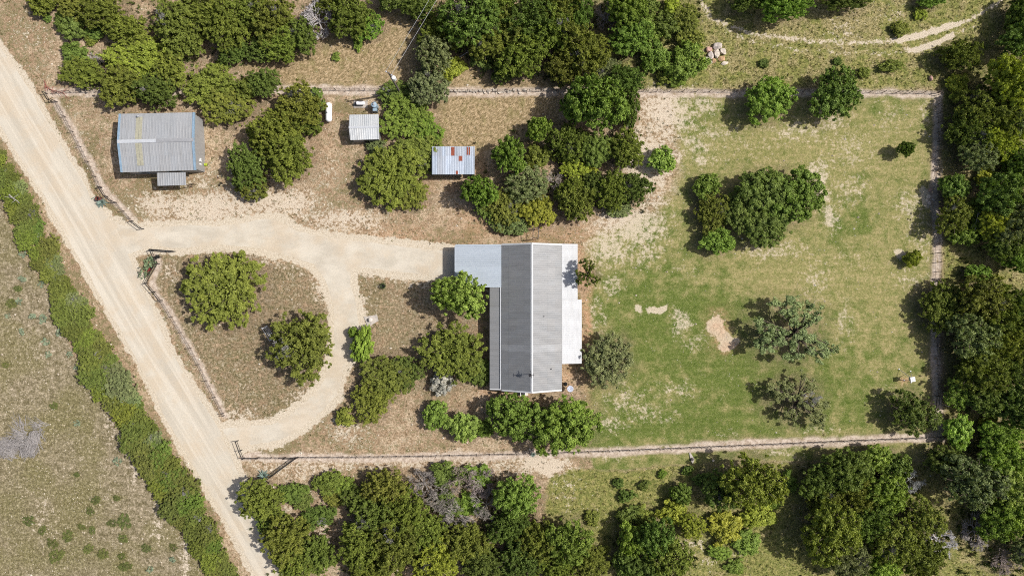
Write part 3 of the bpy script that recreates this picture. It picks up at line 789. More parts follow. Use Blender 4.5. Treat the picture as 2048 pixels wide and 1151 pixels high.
GREENS = [(1400, 620, 240, 60, .8), (1480, 740, 200, 130, .75), (1300, 660, 110, 130, .7), (1640, 800, 160, 90, .55), (1300, 580, 120, 60, .55), (1400, 850, 240, 60, .75), (1230, 870, 80, 40, .8), (1290, 430, 40, 60, .5), (1700, 460, 60, 60, .5), (1750, 220, 60, 50, .35), (1560, 760, 60, 60, .5),
          (1660, 840, 100, 40, .4), (1440, 540, 70, 30, .45), (1400, 240, 50, 60, .35), (1700, 720, 100, 120, .25), (1230, 960, 120, 40, .6), (1250, 1000, 140, 60, .35), (1560, 1110, 120, 60, .55), (1900, 540, 60, 40, .2)]
DRYS = [(1560, 560, 120, 60, .6), (1740, 560, 80, 80, .4), (1600, 290, 140, 40, .45), (1740, 280, 120, 60, .35), (1480, 130, 80, 60, .4), (1660, 110, 140, 30, .3), (1700, 40, 80, 50, .8), (1560, 60, 60, 30, .5), (1820, 100, 60, 40, .2), (1330, 890, 160, 20, .3), (1960, 560, 60, 40, .4), (1920, 340, 40, 40, .5)]
DARKGRASS = [(560, 800, 40, 40, .5), (560, 885, 22, 18, .8), (60, 870, 90, 60, .4), (150, 830, 50, 60, .45), (60, 950, 60, 30, .5), (160, 1000, 60, 50, .4), (120, 1110, 110, 40, .6), (30, 1030, 40, 60, .5), (450, 720, 60, 60, .3), (560, 600, 60, 60, .35), (740, 600, 30, 40, .45),
             (350, 560, 30, 60, .4), (330, 380, 60, 40, .35), (170, 300, 20, 60, .4), (120, 250, 20, 60, .35), (260, 420, 40, 30, .4), (945, 470, 30, 12, .4), (1090, 480, 24, 10, .5), (700, 218, 40, 10, .5)]


def blobs(lst, x, y):
    w = np.zeros(x.shape)
    for b in lst:
        bx, by, rx, ry = b[:4]
        s = b[4] if len(b) > 4 else 1.0
        w = np.maximum(w, s * np.exp(-(((x - bx) / rx) ** 2 + ((y - by) / ry) ** 2) * 0.9))
    return w


def ground_masks(X, Y):
    px, py = 1024 + X * PPM, 575.5 - Y * PPM
    wx = (fbm(X, Y, 2.2, 1, 4) - .5) * 34
    wy = (fbm(X, Y, 2.2, 5, 4) - .5) * 34
    x, y = px + wx, py + wy
    x2, y2 = px + wx * .35, py + wy * .35
    gravel = np.maximum(sm(sdist(ROAD, x2, y2), -18, 3), sm(sdist(DRIVE, x2, y2), -20, 4))
    lawn = sm(sdist(LAWN, x, y), -14, 14)
    lawn = np.maximum(lawn, sm(sdist(VERGE, x2, y2), -3, 3))
    wild = np.maximum(sm(sdist(WILD1, x2, y2), -8, 8), sm(sdist(WILD2, x, y), -6, 6)) * (1 - lawn)
    dry = np.zeros(px.shape)
    for d in DRY: dry = np.maximum(dry, sm(sdist(d, x, y), -12, 14))
    past = sm(sdist(PASTURE_P, x2, y2), -6, 6)
    isl = np.maximum(sm(sdist(ISLAND, x, y), -12, 16), .8 * sm(sdist(YARD_G, x, y), -12, 16))
    bare = blobs(BARE, x, y)
    solid = blobs(SOLID, px + wx * .9, py + wy * .9)
    bare = np.maximum(bare, sm(solid, .18, .62) * 1.05)
    # two-rut track at the top right, with its washed-out white stretch
    rut1 = [(1385, -20), (1425, 38), (1490, 66), (1560, 76), (1660, 84), (1740, 86), (1810, 78), (1870, 62), (1930, 44), (1990, 10), (2040, -20)]
    rut2 = [(1400, 20), (1440, 52), (1500, 84), (1580, 98), (1680, 107), (1760, 106), (1830, 100), (1870, 88), (1905, 72), (1950, 52)]
    tr = np.maximum(np.exp(-(ldist(rut1, x2, y2) / 7) ** 2) * .66, np.exp(-(ldist(rut2, x2, y2) / 6) ** 2) * .5)
    tr = tr + .5 * np.exp(-(ldist([(1800, 82), (1860, 66), (1910, 50)], x2, y2) / 10) ** 2) + .75 * np.exp(-(ldist([(1820, 102), (1865, 92), (1905, 74)], x2, y2) / 7) ** 2)
    track = np.clip(tr, 0, 1.3)
    strip = np.zeros(px.shape)
    for ln, w in STRIPS: strip = np.maximum(strip, sm(-ldist(ln, x2, y2), -w - 3, -w + 3))
    south = sm(sdist(SOUTH, x, y), -10, 8)
    litter_shade = np.zeros(px.shape)  # fallen leaves plus painted shade round each tree foot
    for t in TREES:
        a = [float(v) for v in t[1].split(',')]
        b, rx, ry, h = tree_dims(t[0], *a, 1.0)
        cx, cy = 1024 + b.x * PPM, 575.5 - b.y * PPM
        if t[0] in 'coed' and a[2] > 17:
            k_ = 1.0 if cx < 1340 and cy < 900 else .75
            litter_shade = np.maximum(litter_shade, k_ * np.exp(-(((x - cx) / (a[2] * 1.12)) ** 2 + ((y - cy) / (a[3] * 1.12)) ** 2) ** 2))
    red = blobs(REDS, x, y)
    green = blobs(GREENS, x, y) - blobs(DRYS, x, y)
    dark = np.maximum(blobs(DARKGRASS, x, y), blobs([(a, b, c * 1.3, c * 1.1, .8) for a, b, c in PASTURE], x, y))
    return dict(gravel=gravel, lawn=lawn, wild=wild, dry=dry, past=past, isl=isl, bare=bare, track=track, strip=strip, south=south, litter_shade=litter_shade, red=red, green=green, dark=dark)


def ground_material():
    t = NT('ground_cover')
    gravel, lawn, wild, dry, _ = t.attr('mask_a')
    bare, past, strip, litter_shade, _ = t.attr('mask_b')
    red, green, dark, isl, _ = t.attr('mask_c')
    n_big = t.noise(0.12, 3)
    n_mid = t.noise(0.55, 5, 0.6, off=11)
    n_sm = t.noise(1.7, 5, 0.65, off=23)
    n_fine = t.noise(4.5, 4, 0.7, off=31)
    n_vfine = t.noise(11, 3, 0.7, off=41)
    # strong-contrast helpers (noise values crowd round the middle)
    n_sp = t.noise(2.6, 4, .75, off=57)
    n_sp2 = t.noise(1.1, 5, .7, off=71)
    # sandy scrub: tan soil, pinkish in places, dark olive low tufts
    scrub = t.mix(t.ramp(n_mid, .38, .62), (.50, .40, .29), (.36, .27, .185))
    scrub = t.mix(t.ramp(n_big, .42, .60), scrub, t.mix(.6, scrub, (.45, .335, .24)))
    scrub = t.mix(t.ramp(n_fine, .40, .62), t.mix(1.0, scrub, (.74, .72, .70), 'MULTIPLY'), t.mix(1.0, scrub, (1.16, 1.15, 1.15), 'MULTIPLY'))
    spk = t.ramp(n_sp, .43, .57)
    spk2 = t.ramp(t.noise(1.7, 4, .7, off=88), .42, .58)
    scrub = t.mix(t.ramp(n_sp2, .40, .60), t.mix(1.0, scrub, (.82, .78, .72), 'MULTIPLY'), t.mix(1.0, scrub, (1.10, 1.11, 1.12), 'MULTIPLY'))
    scrub = t.mix(spk, t.mix(1.0, scrub, (.70, .69, .62), 'MULTIPLY'), t.mix(1.0, scrub, (1.20, 1.21, 1.23), 'MULTIPLY'))
    tuft = t.math('ADD', t.math('MULTIPLY', n_sp2, .6), t.math('MULTIPLY', n_sp, .4))
    thr = t.math('SUBTRACT', .562, t.math('MULTIPLY', t.ramp(n_big, .36, .62), .075))
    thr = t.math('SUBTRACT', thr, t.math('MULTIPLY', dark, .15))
    tf = t.ramp(t.math('SUBTRACT', tuft, thr), -.012, .025)
    scrub = t.mix(t.math('MULTIPLY', tf, .82), scrub, t.mix(t.ramp(n_vfine, .38, .62), (.10, .088, .034), (.205, .175, .08)))
    # island: olive-brown short dead grass
    ic = t.mix(t.ramp(n_mid, .40, .60), (.20, .165, .088), (.255, .19, .12))
    ic = t.mix(t.ramp(n_fine, .42, .62), t.mix(1.0, ic, (.74, .74, .70), 'MULTIPLY'), t.mix(.4, ic, (.40, .325, .225)))
    ic = t.mix(spk, t.mix(1.0, ic, (.68, .70, .62), 'MULTIPLY'), t.mix(1.0, ic, (1.22, 1.2, 1.2), 'MULTIPLY'))
    ic = t.mix(t.math('MULTIPLY', t.ramp(n_sp2, .56, .64), .6), ic, (.46, .39, .28))
    scrub = t.mix(t.math('MULTIPLY', isl, t.ramp(n_sp2, .38, .50)), scrub, ic)
    # dry golden grass
    n_str = t.noise(2.2, 4, .65, stretch=(1, 2.2, 1), rot=.7, off=3)
    dc = t.mix(t.ramp(n_str, .40, .62), (.215, .165, .085), (.44, .335, .205))
    dc = t.mix(t.math('MULTIPLY', t.ramp(n_mid, .5, .64), .8), dc, (.225, .195, .085))
    dc = t.mix(t.ramp(n_fine, .48, .66), dc, t.mix(.5, dc, (.55, .43, .29)))
    dc = t.mix(t.ramp(n_vfine, .36, .5), t.mix(1.0, dc, (.62, .6, .55), 'MULTIPLY'), dc)
    dc = t.mix(spk2, t.mix(1.0, dc, (.78, .76, .70), 'MULTIPLY'), t.mix(1.0, dc, (1.14, 1.12, 1.12), 'MULTIPLY'))
    col = t.mix(dry, scrub, dc)
    # left pasture: grey-tan with olive haze
    pc = t.mix(t.ramp(n_sp2, .38, .62), (.185, .155, .092), (.35, .292, .21))
    pc = t.mix(t.math('MULTIPLY', t.ramp(n_big, .44, .60), .6), pc, (.20, .178, .082))
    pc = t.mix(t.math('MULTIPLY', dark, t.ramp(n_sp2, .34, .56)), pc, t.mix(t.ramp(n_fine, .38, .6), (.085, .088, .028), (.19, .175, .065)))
    pc = t.mix(t.ramp(n_fine, .40, .60), t.mix(1.0, pc, (.72, .71, .68), 'MULTIPLY'), t.mix(1.0, pc, (1.14, 1.14, 1.14), 'MULTIPLY'))
    pc = t.mix(t.math('MULTIPLY', t.ramp(n_sp, .56, .66), .6), pc, (.47, .395, .30))
    pc = t.mix(spk, t.mix(1.0, pc, (.84, .83, .79), 'MULTIPLY'), t.mix(1.0, pc, (1.12, 1.12, 1.12), 'MULTIPLY'))
    pc = t.mix(spk2, t.mix(1.0, pc, (.84, .84, .80), 'MULTIPLY'), t.mix(1.0, pc, (1.08, 1.08, 1.08), 'MULTIPLY'))
    col = t.mix(past, col, pc)
    # rough green field
    wc = t.mix(t.ramp(n_sm, .38, .62), (.185, .200, .058), (.315, .29, .11))
    wc = t.mix(t.math('MULTIPLY', t.ramp(t.math('ADD', n_mid, t.math('MULTIPLY', green, -.22)), .47, .64), .85), wc, t.mix(t.ramp(n_fine, .4, .6), (.25, .205, .095), (.40, .335, .185)))
    wc = t.mix(t.ramp(n_fine, .40, .56), t.mix(1.0, wc, (.60, .62, .52), 'MULTIPLY'), wc)
    wc = t.mix(t.ramp(n_vfine, .38, .5), t.mix(1.0, wc, (.66, .66, .6), 'MULTIPLY'), wc)
    wc = t.mix(spk2, t.mix(1.0, wc, (.78, .80, .74), 'MULTIPLY'), t.mix(1.0, wc, (1.14, 1.12, 1.1), 'MULTIPLY'))
    col = t.mix(wild, col, wc)
    # mown lawn with faint mowing lines
    lc = t.mix(t.ramp(t.math('ADD', t.math('MULTIPLY', n_mid, .8), t.math('MULTIPLY', green, -.26)), .20, .46), (.118, .152, .036), (.285, .252, .118))
    stripe = t.noise(.7, 3, .6, stretch=(.12, 1.5, 1), rot=.02, off=7)
    lc = t.mix(t.math('MULTIPLY', t.ramp(stripe, .44, .56), .46), lc, t.mix(1.0, lc, (.70, .78, .60), 'MULTIPLY'))
    lc = t.mix(t.ramp(n_fine, .38, .62), t.mix(1.0, lc, (.80, .82, .74), 'MULTIPLY'), t.mix(1.0, lc, (1.16, 1.13, 1.14), 'MULTIPLY'))
    lc = t.mix(t.ramp(n_sp2, .40, .58), t.mix(1.0, lc, (.88, .94, .82), 'MULTIPLY'), t.mix(1.0, lc, (1.08, 1.05, 1.08), 'MULTIPLY'))
    lc = t.mix(t.ramp(n_sp, .42, .58), t.mix(1.0, lc, (.86, .90, .80), 'MULTIPLY'), t.mix(1.0, lc, (1.10, 1.07, 1.12), 'MULTIPLY'))
    lc = t.mix(t.math('MULTIPLY', t.ramp(n_vfine, .55, .66), .45), lc, (.46, .39, .24))
    lc = t.mix(spk2, t.mix(1.0, lc, (.86, .89, .82), 'MULTIPLY'), t.mix(1.0, lc, (1.09, 1.07, 1.1), 'MULTIPLY'))
    col = t.mix(lawn, col, lc)
    # leaf litter, its dark colour also painting deeper shade under the trees
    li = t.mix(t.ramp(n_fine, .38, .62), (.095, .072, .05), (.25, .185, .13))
    col = t.mix(t.math('MULTIPLY', litter_shade, t.math('MULTIPLY', t.ramp(n_sp2, .30, .54), .8)), col, li)
    # red-orange soil
    col = t.mix(t.math('MULTIPLY', red, t.ramp(n_sm, .34, .56)), col, t.mix(t.ramp(n_fine, .38, .62), (.36, .195, .11), (.55, .36, .23)))
    # pale bare stony patches
    pn = t.math('ADD', t.math('MULTIPLY', n_sp2, .5), t.math('MULTIPLY', n_sp, .5))
    pf = t.ramp(t.math('ADD', pn, t.math('MULTIPLY', bare, .30)), t.math('SUBTRACT', .635, t.math('MULTIPLY', lawn, .02)), t.math('ADD', .72, t.math('MULTIPLY', lawn, .04)))
    pale = t.mix(t.ramp(n_vfine, .36, .62), (.42, .345, .26), (.66, .575, .465))
    pale = t.mix(t.math('MULTIPLY', lawn, .45), pale, (.50, .43, .30))
    pale = t.mix(t.math('MULTIPLY', red, .9), pale, t.mix(spk, (.42, .28, .185), (.62, .45, .31)))
    col = t.mix(t.math('MULTIPLY', pf, .88), col, pale)
    # single pale stones everywhere
    st = t.ramp(n_vfine, .63, .69)
    col = t.mix(t.math('MULTIPLY', st, t.math('SUBTRACT', .6, t.math('MULTIPLY', lawn, .42))), col, (.60, .52, .42))
    # cleared strips along the fences
    sc = t.mix(spk2, (.40, .32, .255), (.58, .49, .41))
    col = t.mix(t.math('MULTIPLY', t.math('MULTIPLY', strip, .92), t.ramp(n_sp2, .30, .46)), col, sc)
    # gravel blown off the road
    gc = t.mix(t.ramp(n_fine, .36, .64), (.46, .39, .295), (.60, .53, .425))
    gc = t.mix(t.ramp(n_sp, .56, .62), gc, t.mix(1.0, gc, (.80, .78, .74), 'MULTIPLY'))
    col = t.mix(t.ramp(t.math('ADD', gravel, t.math('MULTIPLY', t.math('SUBTRACT', n_sp2, .5), 1.6)), .42, .62), col, gc)
    vf = t.mix(t.ramp(n_vfine, .3, .7), (.80, .80, .80), (1.18, 1.18, 1.18))
    col = t.mix(1.0, col, vf, 'MULTIPLY')
    t.bump(t.math('ADD', n_fine, t.math('MULTIPLY', n_vfine, .6)), .55, .06)
    return t.done(col, .95, 0, .1)


def build_ground():
    step = 0.24
    xs = np.arange(-86, 86 + step, step)
    ys = np.arange(-50, 50 + step, step)
    far = np.array([40, 120, 300, 900.0])
    xs = np.concatenate([-86 - far[::-1], xs, xs[-1] + far])
    ys = np.concatenate([-50 - far[::-1], ys, ys[-1] + far])
    X, Y = np.meshgrid(xs, ys)
    nx, ny = len(xs), len(ys)
    x, y = X.ravel(), Y.ravel()
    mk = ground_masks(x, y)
    me = bpy.data.meshes.new('ground')
    me.vertices.add(nx * ny)
    me.vertices.foreach_set('co', np.stack([x, y, np.zeros_like(x)], 1).astype(np.float32).ravel())
    i = (np.arange(ny - 1)[:, None] * nx + np.arange(nx - 1)[None]).ravel()
    q = np.stack([i, i + 1, i + 1 + nx, i + nx], 1).astype(np.int32)
    me.loops.add(q.size)
    me.loops.foreach_set('vertex_index', q.ravel())
    me.polygons.add(len(q))
    me.polygons.foreach_set('loop_start', np.arange(0, q.size, 4, dtype=np.int32))
    me.polygons.foreach_set('loop_total', np.full(len(q), 4, dtype=np.int32))
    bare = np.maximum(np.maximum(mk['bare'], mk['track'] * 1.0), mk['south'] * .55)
    for nm, ch in (('mask_a', ('gravel', 'lawn', 'wild', 'dry')), ('mask_b', (bare, 'past', 'strip', 'litter_shade')), ('mask_c', ('red', 'green', 'dark', 'isl'))):
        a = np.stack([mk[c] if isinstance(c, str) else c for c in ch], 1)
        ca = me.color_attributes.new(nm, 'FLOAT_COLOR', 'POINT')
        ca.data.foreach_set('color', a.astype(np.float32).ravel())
    me.materials.append(ground_material())
    me.update(calc_edges=True)
    o = bpy.data.objects.new('ground', me)
    COL.objects.link(o)
    tag(o, kind='structure')


build_ground()


def gravel_material(name, ang, ruts=True):
    t = NT(name)
    a = t.noise(.5, 5, .6, stretch=(.10, 1.0, 1) if ruts else (.6, .9, 1), rot=ang, off=5)
    b = t.noise(.22, 4, .6, off=9)
    c = t.noise(5, 5, .7)
    d = t.noise(.9, 4, .6, stretch=(.05, 1.4, 1) if ruts else (.3, .8, 1), rot=ang, off=2)
    col = t.mix(t.ramp(a, .34, .66), (.47, .422, .345), (.565, .515, .43))
    col = t.mix(t.math('MULTIPLY', t.ramp(b, .42, .62), .6), col, (.52, .425, .31))
    col = t.mix(t.math('MULTIPLY', t.ramp(d, .46, .62), .55 if ruts else .3), col, (.63, .57, .475))
    col = t.mix(t.ramp(c, .3, .75), t.mix(1.0, col, (.92, .92, .92), 'MULTIPLY'), t.mix(1.0, col, (1.06, 1.06, 1.06), 'MULTIPLY'))
    t.bump(c, .3, .03)
    return t.done(col, .95, 0, .1)


def gravel_sheet(name, poly, z, mat, jag=3.0, inset=3.0, seed=1):
    """One sheet with a ragged edge, following the traced outline."""
    pts = []
    n = len(poly)
    sg = 1 if sum(poly[i][0] * poly[(i + 1) % n][1] - poly[(i + 1) % n][0] * poly[i][1] for i in range(n)) > 0 else -1
    off = []
    for i in range(n):
        (xa, ya), (xb, yb), (xc, yc) = poly[i - 1], poly[i], poly[(i + 1) % n]
        tx, ty = xc - xa, yc - ya
        L = math.hypot(tx, ty) + 1e-6
        off.append((xb - sg * ty / L * inset, yb + sg * tx / L * inset))
    poly = off
    for i in range(n):
        (x0, y0), (x1, y1) = poly[i], poly[(i + 1) % n]
        L = math.hypot(x1 - x0, y1 - y0)
        k = max(1, int(L / 7))
        for j in range(k):
            s = j / k
            pts.append((x0 + (x1 - x0) * s, y0 + (y1 - y0) * s))
    a = np.array(pts)
    nx = fbm(a[:, 0], a[:, 1], 26, seed) - .5
    ny = fbm(a[:, 0], a[:, 1], 26, seed + 7) - .5
    m = MB()
    vs = [P(p[0] + u * jag * 2.4, p[1] + w * jag * 2.4, z) for p, u, w in zip(pts, nx, ny)]
    vs = [(v.x, v.y, z) for v in vs]
    # reverse so that the face looks up
    area = sum(vs[i][0] * vs[(i + 1) % len(vs)][1] - vs[(i + 1) % len(vs)][0] * vs[i][1] for i in range(len(vs)))
    if area < 0: vs.reverse()
    m.add(vs, [tuple(range(len(vs)))])
    o = m.build(name, mat)
    return tag(o, kind='structure')


gravel_sheet('road', ROAD, 0.008, gravel_material('road_gravel', math.radians(-59.5)), seed=3)
gravel_sheet('driveway', DRIVE, 0.004, gravel_material('driveway_gravel', 0.06, False), inset=6, seed=5)

# ------------------------------------------------------------ buildings
def lerp(a, b, t): return a + (b - a) * t


def roof_sheet(name, A, B, C, D, mat, parent, period=0.30, rib=0.03, ribw=0.07, th=0.03, tint=None, rows=(0, 1), panel=0.9):
    """Ribbed metal sheet: A-B is the eave, D-C the top edge; ribs run from eave to top."""
    A, B, C, D = map(Vector, (A, B, C, D))
    L = (B - A).length
    nrm = (B - A).cross(D - A).normalized()
    if nrm.z < 0: nrm = -nrm
    m = MB()
    n = max(2, int(round(L / period)))

    def pt(s, t, h): return lerp(lerp(A, B, s), lerp(D, C, s), t) + nrm * h
    prof = []
    w = ribw / L
    for i in range(n):
        s0 = (i + .5) / n
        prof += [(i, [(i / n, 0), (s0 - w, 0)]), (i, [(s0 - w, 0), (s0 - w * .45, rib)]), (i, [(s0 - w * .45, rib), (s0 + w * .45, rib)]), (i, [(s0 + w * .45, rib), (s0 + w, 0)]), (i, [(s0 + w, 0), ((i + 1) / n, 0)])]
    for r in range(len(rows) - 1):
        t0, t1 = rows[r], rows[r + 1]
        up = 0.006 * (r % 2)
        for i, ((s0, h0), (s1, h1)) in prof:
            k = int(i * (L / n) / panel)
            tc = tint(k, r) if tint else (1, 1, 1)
            w_ = 1.10 if h0 == h1 and h0 > 0 else .86 if h0 != h1 else 1.0     # rib tops lighter, rib sides darker than the flats
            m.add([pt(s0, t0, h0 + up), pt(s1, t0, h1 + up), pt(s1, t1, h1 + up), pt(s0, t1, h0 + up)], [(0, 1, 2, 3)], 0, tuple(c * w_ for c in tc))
    a, b, c, d = pt(0, 0, -th), pt(1, 0, -th), pt(1, 1, -th), pt(0, 1, -th)
    a0, b0, c0, d0 = pt(0, 0, 0), pt(1, 0, 0), pt(1, 1, 0), pt(0, 1, 0)
    m.add([a, b, c, d, a0, b0, c0, d0], [(3, 2, 1, 0), (0, 1, 5, 4), (1, 2, 6, 5), (2, 3, 7, 6), (3, 0, 4, 7)], 0, (.9, .9, .9))
    return m.build(name, mat, parent)


def rnd_tint(seed, amp=.08, warm=.02):
    rr = random.Random(seed)
    tab = {}

    def f(k, r):
        if (k, r) not in tab:
            v = 1 + rr.uniform(-amp, amp)
            w = rr.uniform(-warm, warm)
            tab[(k, r)] = (v * (1 + w), v, v * (1 - w))
        return tab[(k, r)]
    return f


def wall_ring(m, pts, z0, z1s, mi=0, tint=(1, 1, 1)):
    """Vertical walls round a closed outline; z1s gives the top at each corner."""
    n = len(pts)
    for i in range(n):
        p, q = pts[i], pts[(i + 1) % n]
        m.add([(p[0], p[1], z0), (q[0], q[1], z0), (q[0], q[1], z1s[(i + 1) % n]), (p[0], p[1], z1s[i])], [(0, 1, 2, 3)], mi, tint)


def opening(name, mat, parent, p, q, s0, s1, z0, z1, out, th=0.05, frame=None):
    """A door or window pane on the wall p-q, set proud of it by out (a unit vector)."""
    p, q, out = Vector(p), Vector(q), Vector(out)
    m = MB()
    a, b = lerp(p, q, s0), lerp(p, q, s1)
    c = (a + b) / 2 + out * (th / 2 + .003)
    rz = math.atan2((b - a).y, (b - a).x)
    m.box((c.x, c.y, (z0 + z1) / 2), ((b - a).length, th, z1 - z0), rz)
    o = m.build(name, mat, parent)
    if frame:
        f = MB()
        for zz in (z0 - .04, z1 + .04): f.box((c.x, c.y, zz), ((b - a).length + .16, th + .03, .08), rz)
        for e in (a, b):
            d = (b - a).normalized() * (.04 if e is b else -.04)
            f.box((e.x + d.x + out.x * (th / 2 + .003), e.y + d.y + out.y * (th / 2 + .003), (z0 + z1) / 2), (.08, th + .03, z1 - z0), rz)
        f.build('frame', frame, o)
    return o


# ---- the house: gable roof running up and down the photo, carport, porch and extension
ZE, ZR = 2.55, 4.68
house = thing('house', P(1050, 640), 'long metal-roofed house with a carport, porch and white extension at the end of the driveway', 'house')


def XY(px, py, z):
    v = P(px, py, z)
    return v


xr = P(1063.5, 0, ZR).x
xw, xe = P(1003, 0, ZE).x, P(1123.7, 0, ZE).x
yN, yS = P(0, 490.2, ZE).y, P(0, 778.2, ZE).y
hw = MB()
ins = .35
cor = [(xw + ins, yN - .25), (xw + ins, yS + .3), (xr, yS + .3), (xe - ins, yS + .3), (xe - ins, yN - .25), (xr, yN - .25)]
wall_ring(hw, cor, 0, [ZE - .02, ZE - .02, ZR - .14, ZE - .02, ZE - .02, ZR - .14])
hw.build('wall', M['stucco'], house)
mt = rnd_tint(3, .035, .01)


def main_tint(k, r):
    v = mt(k, r)
    y = k * .9
    f = 1.0
    if y > 5.6: f = .93
    if abs(y - 13.2) < .46: f = 1.12
    return tuple(c * f for c in v)


roof = roof_sheet('roof', (xw, yN, ZE), (xw, yS, ZE), (xr, yS, ZR), (xr, yN, ZR), M['main_metal'], house, tint=main_tint, panel=.9, rows=(0, .24, .49, .75, 1))
roof_sheet('roof', (xe, yN, ZE), (xe, yS, ZE), (xr, yS, ZR), (xr, yN, ZR), M['main_metal'], house, tint=main_tint, panel=.9, rows=(0, .24, .49, .75, 1))
cap = MB()
for sx in (-1, 1):
    x1 = xr + sx * .17
    z1 = ZR - .17 * (ZR - ZE) / (xr - xw) + .045
    cap.add([(xr, yN + .03, ZR + .06), (xr, yS - .03, ZR + .06), (x1, yS - .03, z1), (x1, yN + .03, z1), (xr, yN + .03, ZR + .02), (xr, yS - .03, ZR + .02), (x1, yS - .03, z1 - .03), (x1, yN + .03, z1 - .03)],
            [(0, 1, 2, 3), (7, 6, 5, 4), (0, 3, 7, 4), (1, 5, 6, 2), (3, 2, 6, 7)])
cap.build('ridge_cap', M['white_metal'], house)


def trim(name, p, q, d=.16, h=.16, mat='white_metal', lift=.03):
    m = MB()
    p, q = Vector(p), Vector(q)
    a = (q - p).normalized()
    n = Vector((-a.y, a.x, 0)).normalized() * d / 2
    up = Vector((0, 0, lift))
    dn = Vector((0, 0, lift - h))
    m.add([p + n + dn, p - n + dn, q - n + dn, q + n + dn, p + n + up, p - n + up, q - n + up, q + n + up], [(3, 2, 1, 0), (4, 5, 6, 7), (0, 1, 5, 4), (1, 2, 6, 5), (2, 3, 7, 6), (3, 0, 4, 7)])
    return m.build(name, M[mat], house)


for ye, nm in ((yN + .1, 'verge_trim'), (yS - .1, 'verge_trim')):
    trim(nm, (xw, ye, ZE), (xr - .02, ye, ZR), .22, .2)
    trim(nm, (xr + .02, ye, ZR), (xe, ye, ZE), .22, .2)
# carport on the driveway side
cx0 = P(911, 0, 2.3).x
cyN, cyS = P(0, 491, 2.4).y, P(0, 571.5, 2.4).y
roof_sheet('carport_roof', (cx0, cyN, 2.3), (cx0, cyS, 2.3), (xw - .02, cyS, 2.53), (xw - .02, cyN, 2.53), M['carport_metal'], house, tint=rnd_tint(8, .02, .005))
for ye, tx in ((cyN + .09, 0), (cyS - .09, 0)): trim('carport_trim', (cx0, ye, 2.3), (xw - .03, ye, 2.53), .18, .2, 'carport_metal')
trim('carport_trim', (cx0 - .06, cyN, 2.3), (cx0 - .06, cyS, 2.3), .12, .2, 'carport_metal')
for yy in (cyN - .25, (cyN + cyS) / 2, cyS + .25):
    for xx in (cx0 + .3,):
        q = MB(); q.box((xx, yy, 1.13), (.14, .14, 2.26)); q.build('carport_post', M['white_paint'], house)
# porch strip below the carport
px0 = P(979.5, 0, 2.15).x
pyN, pyS = P(0, 574, 2.2).y, P(0, 776.5, 2.2).y
roof_sheet('porch_roof', (px0, pyN, 2.12), (px0, pyS, 2.12), (xw - .03, pyS, 2.45), (xw - .03, pyN, 2.45), M['main_metal'], house, tint=rnd_tint(9, .03, .005))
trim('porch_trim', (px0, pyN + .06, 2.12), (xw - .1, pyN + .06, 2.44), .12, .16, 'white_metal')
trim('porch_trim', (px0, pyS - .08, 2.12), (xw - .1, pyS - .08, 2.44), .16, .16, 'white_metal')
g = MB(); g.box((xw - .12, (pyN + pyS) / 2, ZE - .04), (.13, pyN - pyS, .1)); g.build('gutter', M['pale_ridge'], house)
for k in range(6):
    yy = lerp(pyN - .2, pyS + .2, k / 5)
    q = MB(); q.box((px0 + .14, yy, 1.045), (.12, .12, 2.09)); q.build('porch_post', M['white_paint'], house)
fl = MB(); fl.box(((px0 + xw) / 2 + .2, (pyN + pyS) / 2, .06), (xw - px0, pyN - pyS - .3, .12)); fl.build('porch_floor', M['concrete'], house)
# white extension on the lawn side, in two steps
ex1, ex2 = P(1155.2, 0, 2.1).x, P(1163.6, 0, 2.05).x
ey0, ey1, ey2 = yN, P(0, 598.6, 2.2).y, P(0, 726.8, 2.2).y
sl = (ZE - 2.1) / (ex1 - xe)
zx2 = 2.52 - sl * (ex2 - xe)
roof_sheet('extension_roof', (ex1, ey0, 2.08), (ex1, ey1 + .01, 2.08), (xe + .02, ey1 + .01, 2.52), (xe + .02, ey0, 2.52), M['white_metal'], house, tint=rnd_tint(5, .012, .002))
roof_sheet('extension_roof', (ex2, ey1 - .01, zx2), (ex2, ey2, zx2), (xe + .02, ey2, 2.525), (xe + .02, ey1 - .01, 2.525), M['white_metal'], house, tint=rnd_tint(6, .012, .002))
trim('extension_trim', (xe, ey0 + .1, 2.52), (ex1, ey0 + .1, 2.08), .2, .2)
ew = MB()
wall_ring(ew, [(xe - .33, ey0 - .3), (xe - .33, ey2 + .25), (ex1 - .3, ey2 + .25), (ex1 - .3, ey0 - .3)], 0, [2.4, 2.4, 2.05, 2.05])
ew.build('extension_wall', M['stucco'], house)
for k in range(4):
    yy = lerp(ey1 - .3, ey2 + .3, k / 3)
    q = MB(); q.box((ex2 - .15, yy, .97), (.11, .11, 1.94)); q.build('extension_post', M['white_paint'], house)
